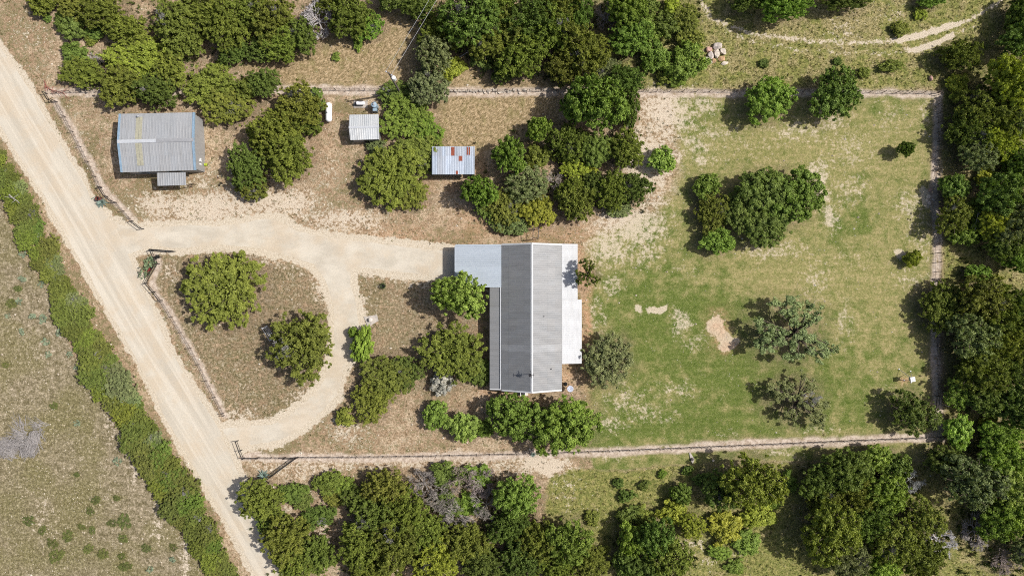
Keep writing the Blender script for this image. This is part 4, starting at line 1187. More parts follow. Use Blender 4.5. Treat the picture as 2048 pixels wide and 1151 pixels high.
# doors and windows under the eaves
wp, wq = (xw + ins, cyS - .2, 0), (xw + ins, yS + .3, 0)
opening('door', M['wood'], house, wp, wq, .30, .37, .12, 2.1, (-1, 0, 0), frame=M['white_paint'])
for s in (.10, .52, .78): opening('window', M['glass'], house, wp, wq, s, s + .1, 1.0, 2.0, (-1, 0, 0), frame=M['white_paint'])
sp, sq = (xw + ins, yS + .3, 0), (xe - ins, yS + .3, 0)
opening('window', M['glass'], house, sp, sq, .16, .30, .95, 2.0, (0, -1, 0), frame=M['white_paint'])
opening('door', M['wood'], house, sp, sq, .60, .72, .05, 2.1, (0, -1, 0), frame=M['white_paint'])
for (a, b) in ((1088, 632), (1103, 737.5)):
    v = P(a, b, 3.6)
    zz = ZE + (ZR - ZE) * (xe - v.x) / (xe - xr)
    q = MB(); q.lathe((v.x, v.y, zz - .05), [(.07, 0), (.06, .12), (.055, .3), (.0, .31)], 10); q.build('vent_pipe', M['dark_steel'], house)
# antenna on the ridge
v = P(1062, 748, 5.3)
an = MB()
an.tube((v.x, v.y, ZR), (v.x, v.y, 6.0), .035)
an.tube((v.x - .05, v.y + .55, 5.75), (v.x + .1, v.y - .45, 5.75), .035)
an.tube((v.x - .35, v.y, 5.9), (v.x + .35, v.y - .05, 5.9), .03)
for k in (-.32, 0, .32): an.tube((v.x + k, v.y - .25, 5.9), (v.x + k, v.y + .25, 5.9), .022)
an.lathe((v.x - .12, v.y - .1, 5.6), [(.0, 0), (.2, .03), (.22, .07), (.0, .09)], 12)
an.build('antenna', M['dark_steel'], house)

# ---- air conditioner below the gable end
v = P(1046, 786, .9)
acu = thing('air_conditioner', (v.x, v.y, 0), 'white air conditioner box on the ground under the house gable end', 'air conditioner')
q = MB(); q.box((v.x, v.y, .05), (1.5, .9, .1)); q.build('pad', M['pale_concrete'], acu)
q = MB(); q.box((v.x, v.y, .5), (.8, .75, .8)); q.build('cabinet', M['white_paint'], acu)
q = MB(); q.lathe((v.x, v.y, .9), [(.30, 0), (.30, .03), (.08, .05), (.0, .06)], 18); q.build('fan_grille', M['dark_steel'], acu)

# ---- dish on a post and the fire bowl at the house's lower right corner
v = P(1140.5, 777, 1.3)
di = thing('satellite_dish', (v.x, v.y, 0), 'pale blue-grey round dish on a post at the house\'s lower right corner', 'satellite dish')
q = MB(); q.tube((v.x, v.y, 0), (v.x, v.y, 1.2), .04, n=8); q.build('post', M['dark_steel'], di)
q = MB(); q.lathe((v.x, v.y, 1.2), [(.05, 0), (.3, .04), (.44, .11), (.45, .13), (.40, .12), (.2, .06), (.0, .04)], 24); q.build('dish', M['pale_blue'], di, smooth=True)
q = MB(); q.tube((v.x - .2, v.y - .25, 1.28), (v.x, v.y - .02, 1.62), .015); q.box((v.x, v.y, 1.64), (.1, .1, .06)); q.build('receiver_arm', M['grey_steel'], di)
v = P(1131, 767.5, .6)
gr = thing('charcoal_grill', (v.x, v.y, 0), 'small black round grill beside the pale dish at the house corner', 'grill')
q = MB(); q.lathe((v.x, v.y, .5), [(.05, -.2), (.24, -.08), (.29, .05), (.29, .09), (.22, .2), (.0, .27)], 18); q.build('kettle', M['black'], gr, smooth=True)
for k in range(3):
    a = k * 2.1 + .4
    q = MB(); q.tube((v.x + .28 * math.cos(a), v.y + .28 * math.sin(a), 0), (v.x + .14 * math.cos(a), v.y + .14 * math.sin(a), .42), .018); q.build('leg', M['dark_steel'], gr)

# ---- the barn beside the gravel road
zb, zr = 3.1, 3.75
barn = thing('barn', P(330, 300), 'corrugated metal barn with blue trim beside the gravel road', 'barn')
NW, NE, SE, SW = P(238.4, 227.7, zb), P(388.7, 224.8, zb), P(391, 340.2, zb), P(242, 344.7, zb)
RW, RE = P(234.8, 283.3, zr), P(387, 279.4, zr)
rW, rE = Vector(RW), Vector(RE)


def barn_tint(seed):
    f = rnd_tint(seed, .028, .01)

    def g(k, r):
        return f(k, r)
    return g


roof_sheet('roof', NW, NE, RE, RW, M['barn_metal'], barn, period=.42, rib=.012, ribw=.08, tint=barn_tint(21), panel=.84, rows=(0, .52, 1))
roof_sheet('roof', SW, SE, RE, RW, M['barn_metal'], barn, period=.42, rib=.012, ribw=.08, tint=barn_tint(22), panel=.84, rows=(0, .5, 1))
for a, b, mat in ((0, .51, 'pale_ridge'), (.51, 1, 'grey_ridge')):
    q = MB()
    p0, p1 = lerp(rW, rE, a), lerp(rW, rE, b)
    for sy in (-1, 1):
        o = Vector((0, sy * .24, -.0))
        q.add([p0 + Vector((0, 0, .075)), p1 + Vector((0, 0, .075)), p1 + o + Vector((0, 0, .055)), p0 + o + Vector((0, 0, .055)),
               p0 + Vector((0, 0, .05)), p1 + Vector((0, 0, .05)), p1 + o + Vector((0, 0, .03)), p0 + o + Vector((0, 0, .03))],
              [(0, 1, 2, 3), (7, 6, 5, 4), (0, 3, 7, 4), (1, 5, 6, 2), (3, 2, 6, 7)])
    q.build('ridge_cap', M[mat], barn)
# fibreglass skylight strips
for (e0, e1, t1_, t2_) in ((NW, NE, .13, .94), (SW, SE, .2, .94)):
    q = MB()
    for s0, s1 in ((.232, .272), (.276, .316)):
        a, b = lerp(e0, e1, s0), lerp(e0, e1, s1)
        c, d = lerp(rW, rE, s1), lerp(rW, rE, s0)
        up = Vector((0, 0, .055))
        dn = Vector((0, 0, .03))
        u = [lerp(a, d, t1_), lerp(b, c, t1_), lerp(b, c, t2_), lerp(a, d, t2_)]
        q.add([p + up for p in u] + [p + dn for p in u], [(0, 1, 2, 3), (7, 6, 5, 4), (0, 1, 5, 4), (1, 2, 6, 5), (2, 3, 7, 6), (3, 0, 4, 7)])
    q.build('skylight', M['skylight'], barn)
# blue verge boards
for (e, rr_, sx) in ((NW, rW, -1), (SW, rW, -1), (NE, rE, 1), (SE, rE, 1)):
    q = MB()
    w = .34 if sx < 0 else .26
    e, rr2 = Vector(e), Vector(rr_)
    o = Vector((-sx * w * .8, 0, 0))
    f = Vector((sx * .04, 0, 0))
    up, dn = Vector((0, 0, .07)), Vector((0, 0, -.22))
    t0 = .5 if e is NE else 0
    q.add([e + f + up, rr2 + f + up, rr2 + o + up, e + o + up, e + f + dn, rr2 + f + dn, rr2 + o + Vector((0, 0, .05)), e + o + Vector((0, 0, .05))],
          [(0, 1, 2, 3), (7, 6, 5, 4), (0, 1, 5, 4), (1, 2, 6, 5), (2, 3, 7, 6), (3, 0, 4, 7)])
    q.build('verge_trim', M['blue_trim'], barn)
q = MB()
wb = [NW + Vector((.3, -.2, 0)), SW + Vector((.3, .25, 0)), SE + Vector((-.12, .25, 0)), RE + Vector((-.12, 0, 0)), NE + Vector((-.12, -.2, 0)), RW + Vector((.3, 0, 0))]
wall_ring(q, wb, 0, [zb - .04, zb - .04, zb - .04, zr - .06, zb - .04, zr - .06])
q.build('wall', M['wall_metal'], barn)
q = MB()
for i in range(22):     # wall ribs on the end that faces the house
    s = (i + .5) / 22
    p = lerp(wb[2], wb[4], s)
    q.box((p.x + .012, p.y, 1.5), (.025, .06, 3.0))
q.build('wall_rib', M['wall_metal'], barn)
# awning, door and fittings
aw = [P(313.8, 345.4, 2.75), P(371.2, 344.4, 2.75), P(372.4, 370, 2.4), P(315.2, 371.6, 2.4)]
roof_sheet('awning', aw[3], aw[2], aw[1], aw[0], M['barn_metal'], barn, period=.33, rib=.022, ribw=.08, tint=barn_tint(25))
for p in (lerp(aw[3], aw[2], .06), lerp(aw[3], aw[2], .94)):
    q = MB(); q.box((p.x, p.y + .15, 1.18), (.1, .1, 2.36)); q.build('awning_post', M['wood'], barn)
opening('door', M['dark_steel'], barn, wb[1], wb[2], .55, .72, .03, 2.3, (0, -1, 0), frame=M['blue_trim'])
opening('window', M['glass'], barn, wb[1], wb[2], .16, .26, 1.0, 1.9, (0, -1, 0), frame=M['blue_trim'])
v = P(276.5, 232.5, 3.4)
q = MB(); q.lathe((v.x, v.y, 3.1), [(.16, 0), (.12, .08), (.1, .42), (.15, .44), (.15, .5), (.0, .56)], 12); q.build('vent_pipe', M['grey_steel'], barn)
for (a, b, s) in ((403, 321.5, .26), (397.5, 328.5, .2), (400.5, 318, .16)):
    v = P(a, b, 1.4)
    q = MB(); q.box((P(408.5, b, 0).x + .16, v.y, 1.5), (.14, s, s * 1.5)); q.build('meter_box', M['white_paint'], barn)
v = P(410.5, 328.5, .5)
hr = thing('hose_reel', (v.x, v.y, 0), 'small yellow-green reel on the ground by the barn\'s right wall', 'hose reel')
q = MB(); q.lathe((v.x, v.y, .3), [(.22, -.15), (.22, -.11), (.12, -.1), (.12, .1), (.22, .11), (.22, .15)], 14, axis='X'); q.build('reel', M['lime'], hr)
for s in (-1, 1):
    q = MB(); q.tube((v.x + s * .2, v.y - .2, 0), (v.x + s * .2, v.y, .32), .02); q.tube((v.x + s * .2, v.y + .2, 0), (v.x + s * .2, v.y, .32), .02); q.build('stand', M['dark_steel'], hr)
# stair rail beside the awning
a, b = P(375, 370.5, .5), P(388, 368, .5)
rl = thing('handrail', (a.x, a.y, 0), 'short dark handrail at the right end of the barn awning', 'handrail')
q = MB()
for p in (a, b, lerp(a, b, .5)): q.tube((p.x, p.y, 0), (p.x, p.y, .95), .03)
q.build('post', M['black_pipe'], rl)
q = MB(); q.tube((a.x, a.y, .95), (b.x, b.y, .95), .035); q.tube((a.x, a.y, .5), (b.x, b.y, .5), .03); q.build('rail', M['black_pipe'], rl)

# ---- small metal shed
ze, zs = 2.1, 2.5
shed = thing('metal_shed', P(728, 256), 'small pale gabled metal shed near the propane tank', 'shed')
a, b, c, d = P(699, 229.6, ze), P(757, 228.6, ze), P(758, 278.4, ze), P(700.6, 280.2, ze)
r0, r1 = P(697.6, 254.8, zs), P(757.8, 253.6, zs)
roof_sheet('roof', a, b, r1, r0, M['shed_metal'], shed, period=.3, tint=rnd_tint(31, .07, .015), rows=(0, 1))
roof_sheet('roof', d, c, r1, r0, M['shed_metal'], shed, period=.3, tint=rnd_tint(34, .1, .015), rows=(0, 1))
q = MB()
for sy in (-1, 1): q.add([r0 + Vector((0, 0, .07)), r1 + Vector((0, 0, .07)), r1 + Vector((0, sy * .16, .045)), r0 + Vector((0, sy * .16, .045))], [(0, 1, 2, 3)])
q.build('ridge_cap', M['pale_ridge'], shed)
q = MB()
sb = [a + Vector((.15, -.12, 0)), d + Vector((.15, .12, 0)), c + Vector((-.15, .12, 0)), r1 + Vector((-.15, 0, 0)), b + Vector((-.15, -.12, 0)), r0 + Vector((.15, 0, 0))]
wall_ring(q, sb, 0, [ze - .04] * 3 + [zs - .05, ze - .04, zs - .05])
q.build('wall', M['wall_metal'], shed)
opening('door', M['dark_steel'], shed, sb[1], sb[2], .4, .62, .03, 1.9, (0, -1, 0), frame=M['grey_steel'])

# ---- lean-to with rusty roof panels
lean = thing('lean_to_shed', P(908, 322), 'open-fronted lean-to with rust-red panels in its bluish roof', 'shed')
zn, zf = 2.15, 2.65
a, b, c, d = P(864, 292.9, zn), P(949.4, 292.6, zn), P(948.8, 348.6, zf), P(864, 348.8, zf)
lf = rnd_tint(41, .15, .04)


def lean_tint(k, r):
    v = lf(k, r)
    if r == 0 and k in (3,): return tuple(x * 1.2 for x in v)
    return v


L = (b - a).length
roof_sheet('roof', d, c, b, a, M['old_metal'], lean, period=.24, rib=.02, ribw=.06, tint=lean_tint, rows=(0, .66, 1), panel=.62)


def lean_patch(x0, x1, y0, y1):
    q = MB()

    def pt(x, y, h):
        s = (P(x, 0, 2.4).x - a.x) / L
        t = (y - 292.8) / (348.7 - 292.8)
        return lerp(lerp(a, b, s), lerp(d, c, s), t) + Vector((0, 0, h))
    n = 6
    for i in range(n):
        u0, u1 = lerp(x0, x1, i / n), lerp(x0, x1, (i + 1) / n)
        h = .035 + .012 * (i % 2)
        k = [pt(u0, y1, h), pt(u1, y1, h), pt(u1, y0, h), pt(u0, y0, h), pt(u0, y1, .022), pt(u1, y1, .022), pt(u1, y0, .022), pt(u0, y0, .022)]
        q.add(k, [(0, 1, 2, 3), (7, 6, 5, 4), (0, 4, 5, 1), (1, 5, 6, 2), (2, 6, 7, 3), (3, 7, 4, 0)])
    o = q.build('rusty_panel', M['rust'], lean)


lean_patch(902.2, 908.7, 294.2, 311.5)
lean_patch(933.3, 936.2, 294.0, 310); lean_patch(937.4, 940.2, 294.2, 310)
lean_patch(917.3, 924.7, 312, 322)
lean_patch(911.8, 915.8, 341.5, 348.4)
for p, z in ((a, zn), (b, zn)):
    q = MB(); q.box((p.x + (.15 if p is a else -.15), p.y - .12, z / 2 - .03), (.13, .13, z - .06)); q.build('post', M['wood'], lean)
for s in (.02, .34, .66, .98):
    p = lerp(d, c, s); q = MB(); q.box((p.x, p.y + .15, zf / 2 - .03), (.13, .13, zf - .06)); q.build('post', M['wood'], lean)
q = MB()
for p0, p1, z in ((a, b, 1.9), (a, d, 1.9), (b, c, 1.95)):
    p0, p1 = Vector(p0), Vector(p1)
    dd = p1 - p0
    m_ = (p0 + p1) / 2
    off = Vector((0, -.1, 0)) if p1 is not None and abs(dd.x) > abs(dd.y) else Vector((.12 if dd.x * 0 + p0.x < m_.x + 1 and p0 == Vector(a) else -.12, 0, 0))
    q.box((m_.x + off.x, m_.y + off.y, 1.0), (Vector((dd.x, dd.y, 0)).length - .3, .05, z), math.atan2(dd.y, dd.x))
q.build('wall', M['wall_metal'], lean)

# ------------------------------------------------------------ yard objects
def capsule(m, c, L, r, axis='Y', n=20, k=6, mi=0):
    prof = []
    hl = L / 2 - r * .75
    for i in range(k + 1):
        t = math.pi / 2 * i / k
        prof.append((r * math.sin(t), -hl - r * .75 * math.cos(t)))
    prof += [(p[0], -p[1]) for p in reversed(prof)]
    prof = [(max(p[0], .002), p[1]) for p in prof]
    return m.lathe(c, prof, n, axis='X', rz=math.pi / 2 if axis == 'Y' else 0, mi=mi)


v = P(657.5, 224.5, .8)
pt = thing('propane_tank', (v.x, v.y, 0), 'long white propane tank with rounded ends on the bare ground', 'propane tank')
q = MB(); capsule(q, (v.x, v.y, .82), 2.75, .45); q.build('tank', M['tank_white'], pt, smooth=True)
q = MB(); q.lathe((v.x, v.y - .1, 1.2), [(.17, 0), (.17, .16), (.12, .22), (.0, .25)], 16); q.build('valve_dome', M['tank_white'], pt)
for s in (-.85, .85):
    q = MB(); q.box((v.x, v.y + s, .2), (.62, .12, .4)); q.build('leg', M['grey_steel'], pt)

v = P(719.5, 206.5, .6)
wt = thing('pressure_tank', (v.x, v.y, 0), 'short white tank lying on a dark frame above the small shed', 'tank')
q = MB(); capsule(q, (v.x + .1, v.y, .62), 1.3, .27, 'X'); q.build('tank', M['tank_white'], wt, smooth=True)
q = MB()
for sx in (-.75, .3):
    for sy in (-.22, .22): q.box((v.x + sx, v.y + sy, .17), (.07, .07, .34))
q.box((v.x - .22, v.y - .22, .33), (1.1, .05, .05)); q.box((v.x - .22, v.y + .22, .33), (1.1, .05, .05))
q.build('frame', M['dark_steel'], wt)
q = MB(); q.box((v.x - .68, v.y, .45), (.22, .3, .24)); q.build('pump', M['dark_steel'], wt)
q = MB(); q.box((v.x, v.y, .03), (2.0, 1.0, .06)); q.build('pad', M['concrete'], wt)

v = P(747.5, 209, 1.5)
wl = thing('well_tank', (v.x, v.y, 0), 'blue-grey upright drum with pipework between the small shed and the utility pole', 'water tank')
q = MB(); q.lathe((v.x, v.y, 0), [(.42, 0), (.42, 1.35), (.36, 1.48), (.1, 1.55), (.0, 1.56)], 20); q.build('drum', M['blue_drum'], wl, smooth=False)
q = MB(); q.tube((v.x, v.y, 1.5), (v.x, v.y + .35, 1.75), .05); q.tube((v.x, v.y + .35, 1.75), (v.x + .1, v.y + .75, .1), .05); q.lathe((v.x, v.y, 1.54), [(.12, 0), (.12, .16), (.0, .18)], 10); q.build('pipe', M['grey_steel'], wl)
q = MB(); q.box((v.x + .05, v.y - .6, .55), (.55, .4, 1.1)); q.build('control_box', M['blue_drum'], wl)

# ---- utility pole with transformer, and its two wires
PH = 9.2
pb = P(800.5, 186, 0)
pole = thing('utility_pole', pb, 'leaning-looking wooden utility pole with a grey transformer at the top fence', 'utility pole')
q = MB(); q.tube(pb, pb + Vector((0, 0, PH)), .17, .12, 10); q.build('pole', M['pole_wood'], pole)
wd = (P(871, 1, 8.9) - P(781, 152, 8.9)); wd.z = 0; wd.normalize()
wn_ = Vector((wd.y, -wd.x, 0))
q = MB()
ct = pb + Vector((0, 0, PH - .4))
q.tube(ct - wn_ * .55, ct + wn_ * .5, .06, n=6)
q.build('crossarm', M['pole_wood'], pole)
tp = pb + wn_ * .45 + Vector((.05, -.05, PH - 2.0))
q = MB(); q.lathe(tp, [(.05, 0), (.26, .02), (.28, .1), (.28, .85), (.24, .95), (.0, 1.0)], 16); q.build('transformer', M['white_paint'], pole)
ends = []
for s in (-.45, .4):
    e = ct + wn_ * s + Vector((0, 0, .06))
    q = MB(); q.lathe(e, [(.05, 0), (.09, .05), (.05, .1), (.08, .15), (.03, .2)], 8); q.build('insulator', M['pale_blue'], pole)
    ends.append(e + Vector((0, 0, .2)))
for i, e in enumerate(ends):
    q = MB()
    pr = e
    for k in range(1, 13):
        s = k / 12
        p = e + wd * 46 * s - Vector((0, 0, 1.1 * (4 * s * (1 - s)) * .35))
        q.tube(pr, p, .014, n=5, cap=False)
        pr = p
    o = q.build('power_wire', M['pale_ridge'], origin=e)
    tag(o, ('left' if i == 0 else 'right') + ' one of two thin pale wires running from the utility pole to the top edge', 'power wire', 'wires of the utility pole')

# ---- capped well on its slab inside the loop drive
sp_ = [P(x, y, .08) for x, y in ((727.5, 633), (754, 629), (757, 641), (736, 653.5))]
c = P(741.2, 639, .6)
wc = thing('capped_well', (c.x, c.y, 0), 'round pale well cap on a four-cornered concrete slab beside the loop drive', 'well')
q = MB(); q.prism([(p.x, p.y) for p in reversed(sp_)], 0, .09); q.build('slab', M['concrete'], wc)
q = MB(); q.lathe((c.x, c.y, .085), [(.24, 0), (.24, .42), (.27, .44), (.27, .54), (.1, .58), (.0, .585)], 22); q.build('cap', M['pale_concrete'], wc)

# ---- slatted frame in the shade of the round cedar
a, b = P(530, 652, .8), P(546, 678, .8)
bn = thing('slatted_bench', (a.x, a.y, 0), 'grey slatted metal bench half hidden in the shade of the round cedar', 'bench')
d_ = Vector((b.x - a.x, b.y - a.y, 0)); Lb = d_.length; d_.normalize(); s_ = Vector((-d_.y, d_.x, 0))
a0 = Vector((a.x, a.y, 0))
q = MB()
for k in range(4):
    o = s_ * (k - 1.5) * .17
    q.tube(a0 + o + Vector((0, 0, .75)), a0 + o + d_ * Lb + Vector((0, 0, .75)), .035)
q.build('seat_slats', M['grey_steel'], bn)
q = MB()
for k in range(2):
    q.tube(a0 - s_ * .42 + Vector((0, 0, .98 + k * .17)), a0 - s_ * .42 + d_ * Lb + Vector((0, 0, .98 + k * .17)), .035)
q.tube(a0 - s_ * .42 + Vector((0, 0, .7)), a0 - s_ * .42 + Vector((0, 0, 1.2)), .035); q.tube(a0 - s_ * .42 + d_ * Lb + Vector((0, 0, .7)), a0 - s_ * .42 + d_ * Lb + Vector((0, 0, 1.2)), .035)
q.build('backrest', M['grey_steel'], bn)
for u in (.1, Lb - .1):
    for w in (-.3, .3):
        q = MB(); q.tube(a0 + d_ * u + s_ * w, a0 + d_ * u + s_ * w * .9 + Vector((0, 0, .74)), .03); q.build('leg', M['grey_steel'], bn)
    q = MB(); q.box((a0 + d_ * u - s_ * .1 + Vector((0, 0, .79))), (.1, .7, .05), math.atan2(d_.y, d_.x)); q.build('armrest', M['white_paint'], bn)

# ---- little shrub in a pot with a pale stone
v = P(766.5, 571.5, .3)
sh = thing('potted_shrub', (v.x, v.y, 0), 'tiny dark potted bush with a white stone beside the driveway yard', 'plant')
q = MB(); q.lathe((v.x, v.y, 0), [(.16, 0), (.24, .3), (.26, .32), (.2, .3), (.0, .29)], 14); q.build('pot', M['black'], sh)
fol = MB()
for k in range(160):
    a = R.uniform(0, 6.28); u = R.uniform(.05, 1); r = .42 * math.sqrt(1 - (u - .4) ** 2) * R.uniform(.6, 1)
    p = Vector((v.x + r * math.cos(a), v.y + r * math.sin(a), .3 + u * .5))
    e1 = Vector((R.uniform(-1, 1), R.uniform(-1, 1), R.uniform(-.4, .4))).normalized() * .09
    e2 = Vector((R.uniform(-1, 1), R.uniform(-1, 1), R.uniform(-1, 1))).normalized() * .05
    fol.add([p - e1, p + e2, p + e1, p - e2], [(0, 1, 2, 3)])
M['dark_leaf'] = simple('dark_leaf', (.05, .075, .02), .6)
fol.build('foliage', M['dark_leaf'], sh)


# ---- stones
def rock_mesh(name, sx, sy, sz, seed, flat=.0, mat=None, rough=.22):
    bm = bmesh.new()
    bmesh.ops.create_icosphere(bm, subdivisions=3, radius=1)
    rr = random.Random(seed)
    planes = []
    for _ in range(9):
        n = Vector((rr.uniform(-1, 1), rr.uniform(-1, 1), rr.uniform(-.5, 1))).normalized()
        planes.append((n, rr.uniform(.62, .9)))
    planes.append((Vector((0, 0, 1)), .6 - flat * .3))
    ph = [rr.uniform(0, 6) for _ in range(6)]
    for vv in bm.verts:
        p = vv.co
        for n, d in planes:
            e = p.dot(n) - d
            if e > 0: p = p - n * e
        w = 1 + rough * .25 * (math.sin(5 * p.x + ph[0]) + math.sin(6 * p.y + ph[1]) + math.sin(7 * p.z + ph[2])) * .5
        vv.co = Vector((p.x * sx * w, p.y * sy * w, (p.z + .45) * sz))
    me = bpy.data.meshes.new(name)
    bm.to_mesh(me); bm.free()
    me.materials.append(mat)
    return me


def rock(name, px, py, sx, sy, sz, seed, mat, label, rot=0, group=None, cat='rock', flat=0):
    me = rock_mesh(name, sx, sy, sz, seed, flat, M[mat])
    o = bpy.data.objects.new(name, me)
    COL.objects.link(o)
    o.location = P(px, py, 0)
    o.rotation_euler = (0, 0, rot)
    return tag(o, label, cat, group)


RG = 'boulders in the pile below the track'
rock('boulder', 1432, 108.5, .46, .68, .55, 1, 'rock', 'pale flat-topped boulder in the centre of the pile', .15, RG, flat=1)
rock('boulder', 1445.5, 104, .48, .58, .6, 2, 'rock', 'pale squarish boulder on the right of the pile', .1, RG, flat=1)
rock('boulder', 1434, 92.5, .78, .5, .5, 3, 'rock_grey', 'grey-white peaked boulder at the top of the pile', .1, RG)
rock('boulder', 1418, 100, .5, .48, .42, 4, 'rock_pink', 'pinkish boulder at the upper left of the pile', .7, RG)
rock('boulder', 1421, 111, .5, .6, .4, 5, 'rock_grey', 'grey-pink boulder at the left of the central boulder', .2, RG)
rock('boulder', 1416, 122, .85, .6, .3, 6, 'rock_grey', 'broad low grey slab at the lower left of the pile', .3, RG, flat=1)
rock('boulder', 1427, 122, .4, .36, .28, 8, 'rock_rust', 'small rusty boulder under the central boulder', .9, RG)
rock('boulder', 1443, 118, .5, .46, .22, 9, 'rock_rust', 'rusty ochre slab under the squarish boulder', .4, RG)
rock('boulder', 1449, 126.5, .55, .3, .22, 10, 'rock', 'pale broken slab at the lowest right of the pile', .3, RG)
rock('stone', 1860, 157, .26, .42, .4, 12, 'rock_pink', 'pinkish upright stone in rough grass near the fence\'s top right corner', .2)
rock('stone', 1426, 920, .2, .2, .2, 13, 'rock', 'single pale round stone at the mown strip\'s lower edge below the fence')
SG = 'stones heaped inside the fence bulge'
for k, (x, y, s, mt_, lb) in enumerate(((1855, 393, .38, 'rock', 'larger pale stone heaped inside the right fence\'s bulge'), (1853, 401, .3, 'rock', 'lower left pale stone inside the right fence\'s bulge'), (1858, 406, .34, 'rock_grey', 'lowest grey stone inside the right fence\'s bulge'), (1866, 400, .28, 'rock_grey', 'grey stone nearest the fence wire in the bulge'), (1860, 380, .3, 'rock_pink', 'top pinkish stone in the right fence\'s bulge'))):
    rock('stone', x, y, s, s * .8, s * .8, 20 + k, mt_, lb, k, SG)
FG = 'pale stones by the bottom fence'
for k, (x, y, s, lb) in enumerate(((1063, 902, .24, 'roundest pale stone against the bottom fence under the big tree'), (1066, 897.5, .18, 'small pale stone just above the roundest one at the fence'), (1060, 897, .2, 'left pale stone at the fence under the big tree'), (1069, 901.5, .17, 'right pale stone at the fence under the big tree'))):
    rock('stone', x, y, s, s * .9, s, 30 + k, 'rock', lb, k, FG)
# row of white stones edging the mown dry paddock along the top fence
EG = 'white edging stones along the top fence'
for k in range(44):
    x = lerp(884, 1060, k / 43) + R.uniform(-2, 2)
    s = R.uniform(.14, .3)
    rock('edging_stone', x, 183.5 + R.uniform(-3.2, 2.6), s, s * .8, s * .7, 50 + k % 9, 'rock', 'small white stone in the row edging the dry paddock along the top fence', R.uniform(0, 6), EG)
# ash-grey slab with a dark hollow
v = P(1383, 914)
sl_ = thing('stone_slab', (v.x, v.y, 0), 'grey pointed slab with a dark stone on it below the bottom fence', 'stone slab')
q = MB(); q.prism([(P(x, y).x, P(x, y).y) for x, y in ((1378, 904), (1380.5, 918), (1385, 927), (1388.5, 918), (1385, 911), (1380, 903.5))], 0, .12); q.build('slab', M['concrete'], sl_)
me = rock_mesh('dark_stone', .26, .24, .26, 77, 0, simple('dark_stone', (.09, .08, .075), .9))
o = bpy.data.objects.new('dark_stone', me); COL.objects.link(o); o.parent = sl_; o.location = (P(1383.2, 917).x - v.x, P(1383.2, 917).y - v.y, .1)


# ---- agaves and prickly pears
def agave(px, py, r, label, seed=0):
    rr = random.Random(seed)
    b = P(px, py, 0)
    m = MB()
    n = 30
    for k in range(n):
        ring = k / n
        a = k * 2.39996
        el = math.radians(lerp(12, 70, ring))
        L = r * lerp(1.1, .75, ring) * rr.uniform(.9, 1.1)
        d = Vector((math.cos(a) * math.cos(el), math.sin(a) * math.cos(el), math.sin(el)))
        s = Vector((-math.sin(a), math.cos(a), 0))
        up = s.cross(d) * -1
        pts = []
        for t, w in ((.04, .06), (.3, .095), (.65, .07), (1, .004)):
            p = b + d * L * t + Vector((0, 0, -.18 * L * t * t * (1 - ring))) + Vector((0, 0, .05))
            ww = w * r
            pts += [p - s * ww + up * ww * .35, p - up * ww * .35, p + s * ww + up * ww * .35]
        fs = []
        for i in range(3):
            j = i * 3
            fs += [(j, j + 1, j + 4, j + 3), (j + 1, j + 2, j + 5, j + 4), (j + 2, j, j + 3, j + 5)]
        m.add(pts, fs)
    o = m.build('agave', M['agave'], origin=b)
    return tag(o, label, 'agave')


agave(528.5, 949, 1.05, 'large blue-green agave at the lower road gate', 1)
agave(205, 405, .95, 'pale agave beside the burn barrel at the road', 2)
agave(1066, 907.5, .5, 'small agave at the bottom fence under the big tree', 3)
agave(200, 409, .5, 'small second agave at the very edge of the gravel road', 4)


def prickly_pear(seed, r=.55, n=26):
    rr = random.Random(seed)
    m = MB()
    for k in range(n):
        a = rr.uniform(0, 6.28); d = r * math.sqrt(rr.uniform(0, 1))
        c = Vector((d * math.cos(a), d * math.sin(a), rr.uniform(.1, .45) * r * 1.3))
        nrm = Vector((rr.uniform(-1, 1), rr.uniform(-1, 1), rr.uniform(.1, 1.1))).normalized()
        e1 = nrm.orthogonal().normalized(); e2 = nrm.cross(e1)
        pr = rr.uniform(.10, .17)
        pts = [c + nrm * .03, c - nrm * .03] + [c + (e1 * math.cos(t) * pr + e2 * math.sin(t) * pr * 1.3) for t in [i * math.pi / 5 for i in range(10)]]
        m.add(pts, [(0, 2 + i, 2 + (i + 1) % 10) for i in range(10)] + [(1, 2 + (i + 1) % 10, 2 + i) for i in range(10)])
    return m


for k, (x, y, r, lb) in enumerate(((302, 526, 1.0, 'upper prickly pear cactus at the lower gate wing by the driveway mouth'), (289.5, 545, 1.0, 'lower left prickly pear cactus at the gate wing by the driveway mouth'))):
    o = prickly_pear(60 + k, r * .9, 60).build('prickly_pear', M['cactus']); o.location = P(x, y, 0)
    tag(o, lb, 'cactus')
M['pale_cactus'] = simple('pale_cactus_pad', (0.19, 0.23, 0.145), 0.7, 0, .25, 8)
pp = [prickly_pear(70 + k, .5, 24).build('prickly_pear', M['pale_cactus']) for k in range(3)]
CG = 'prickly pears scattered in the left pasture'
for k, (x, y, s) in enumerate(CACTI):
    o = pp[k] if k < 3 else pp[k % 3].copy()
    if k >= 3: COL.objects.link(o)
    o.location = P(x, y, 0); o.scale = (s, s, s * .8); o.rotation_euler = (0, 0, k * 1.3)
    tag(o, 'low pale-green prickly pear in the left pasture, %d%% across and %d%% down the photo' % (round(x / 20.48), round(y / 11.51)), 'cactus', CG)

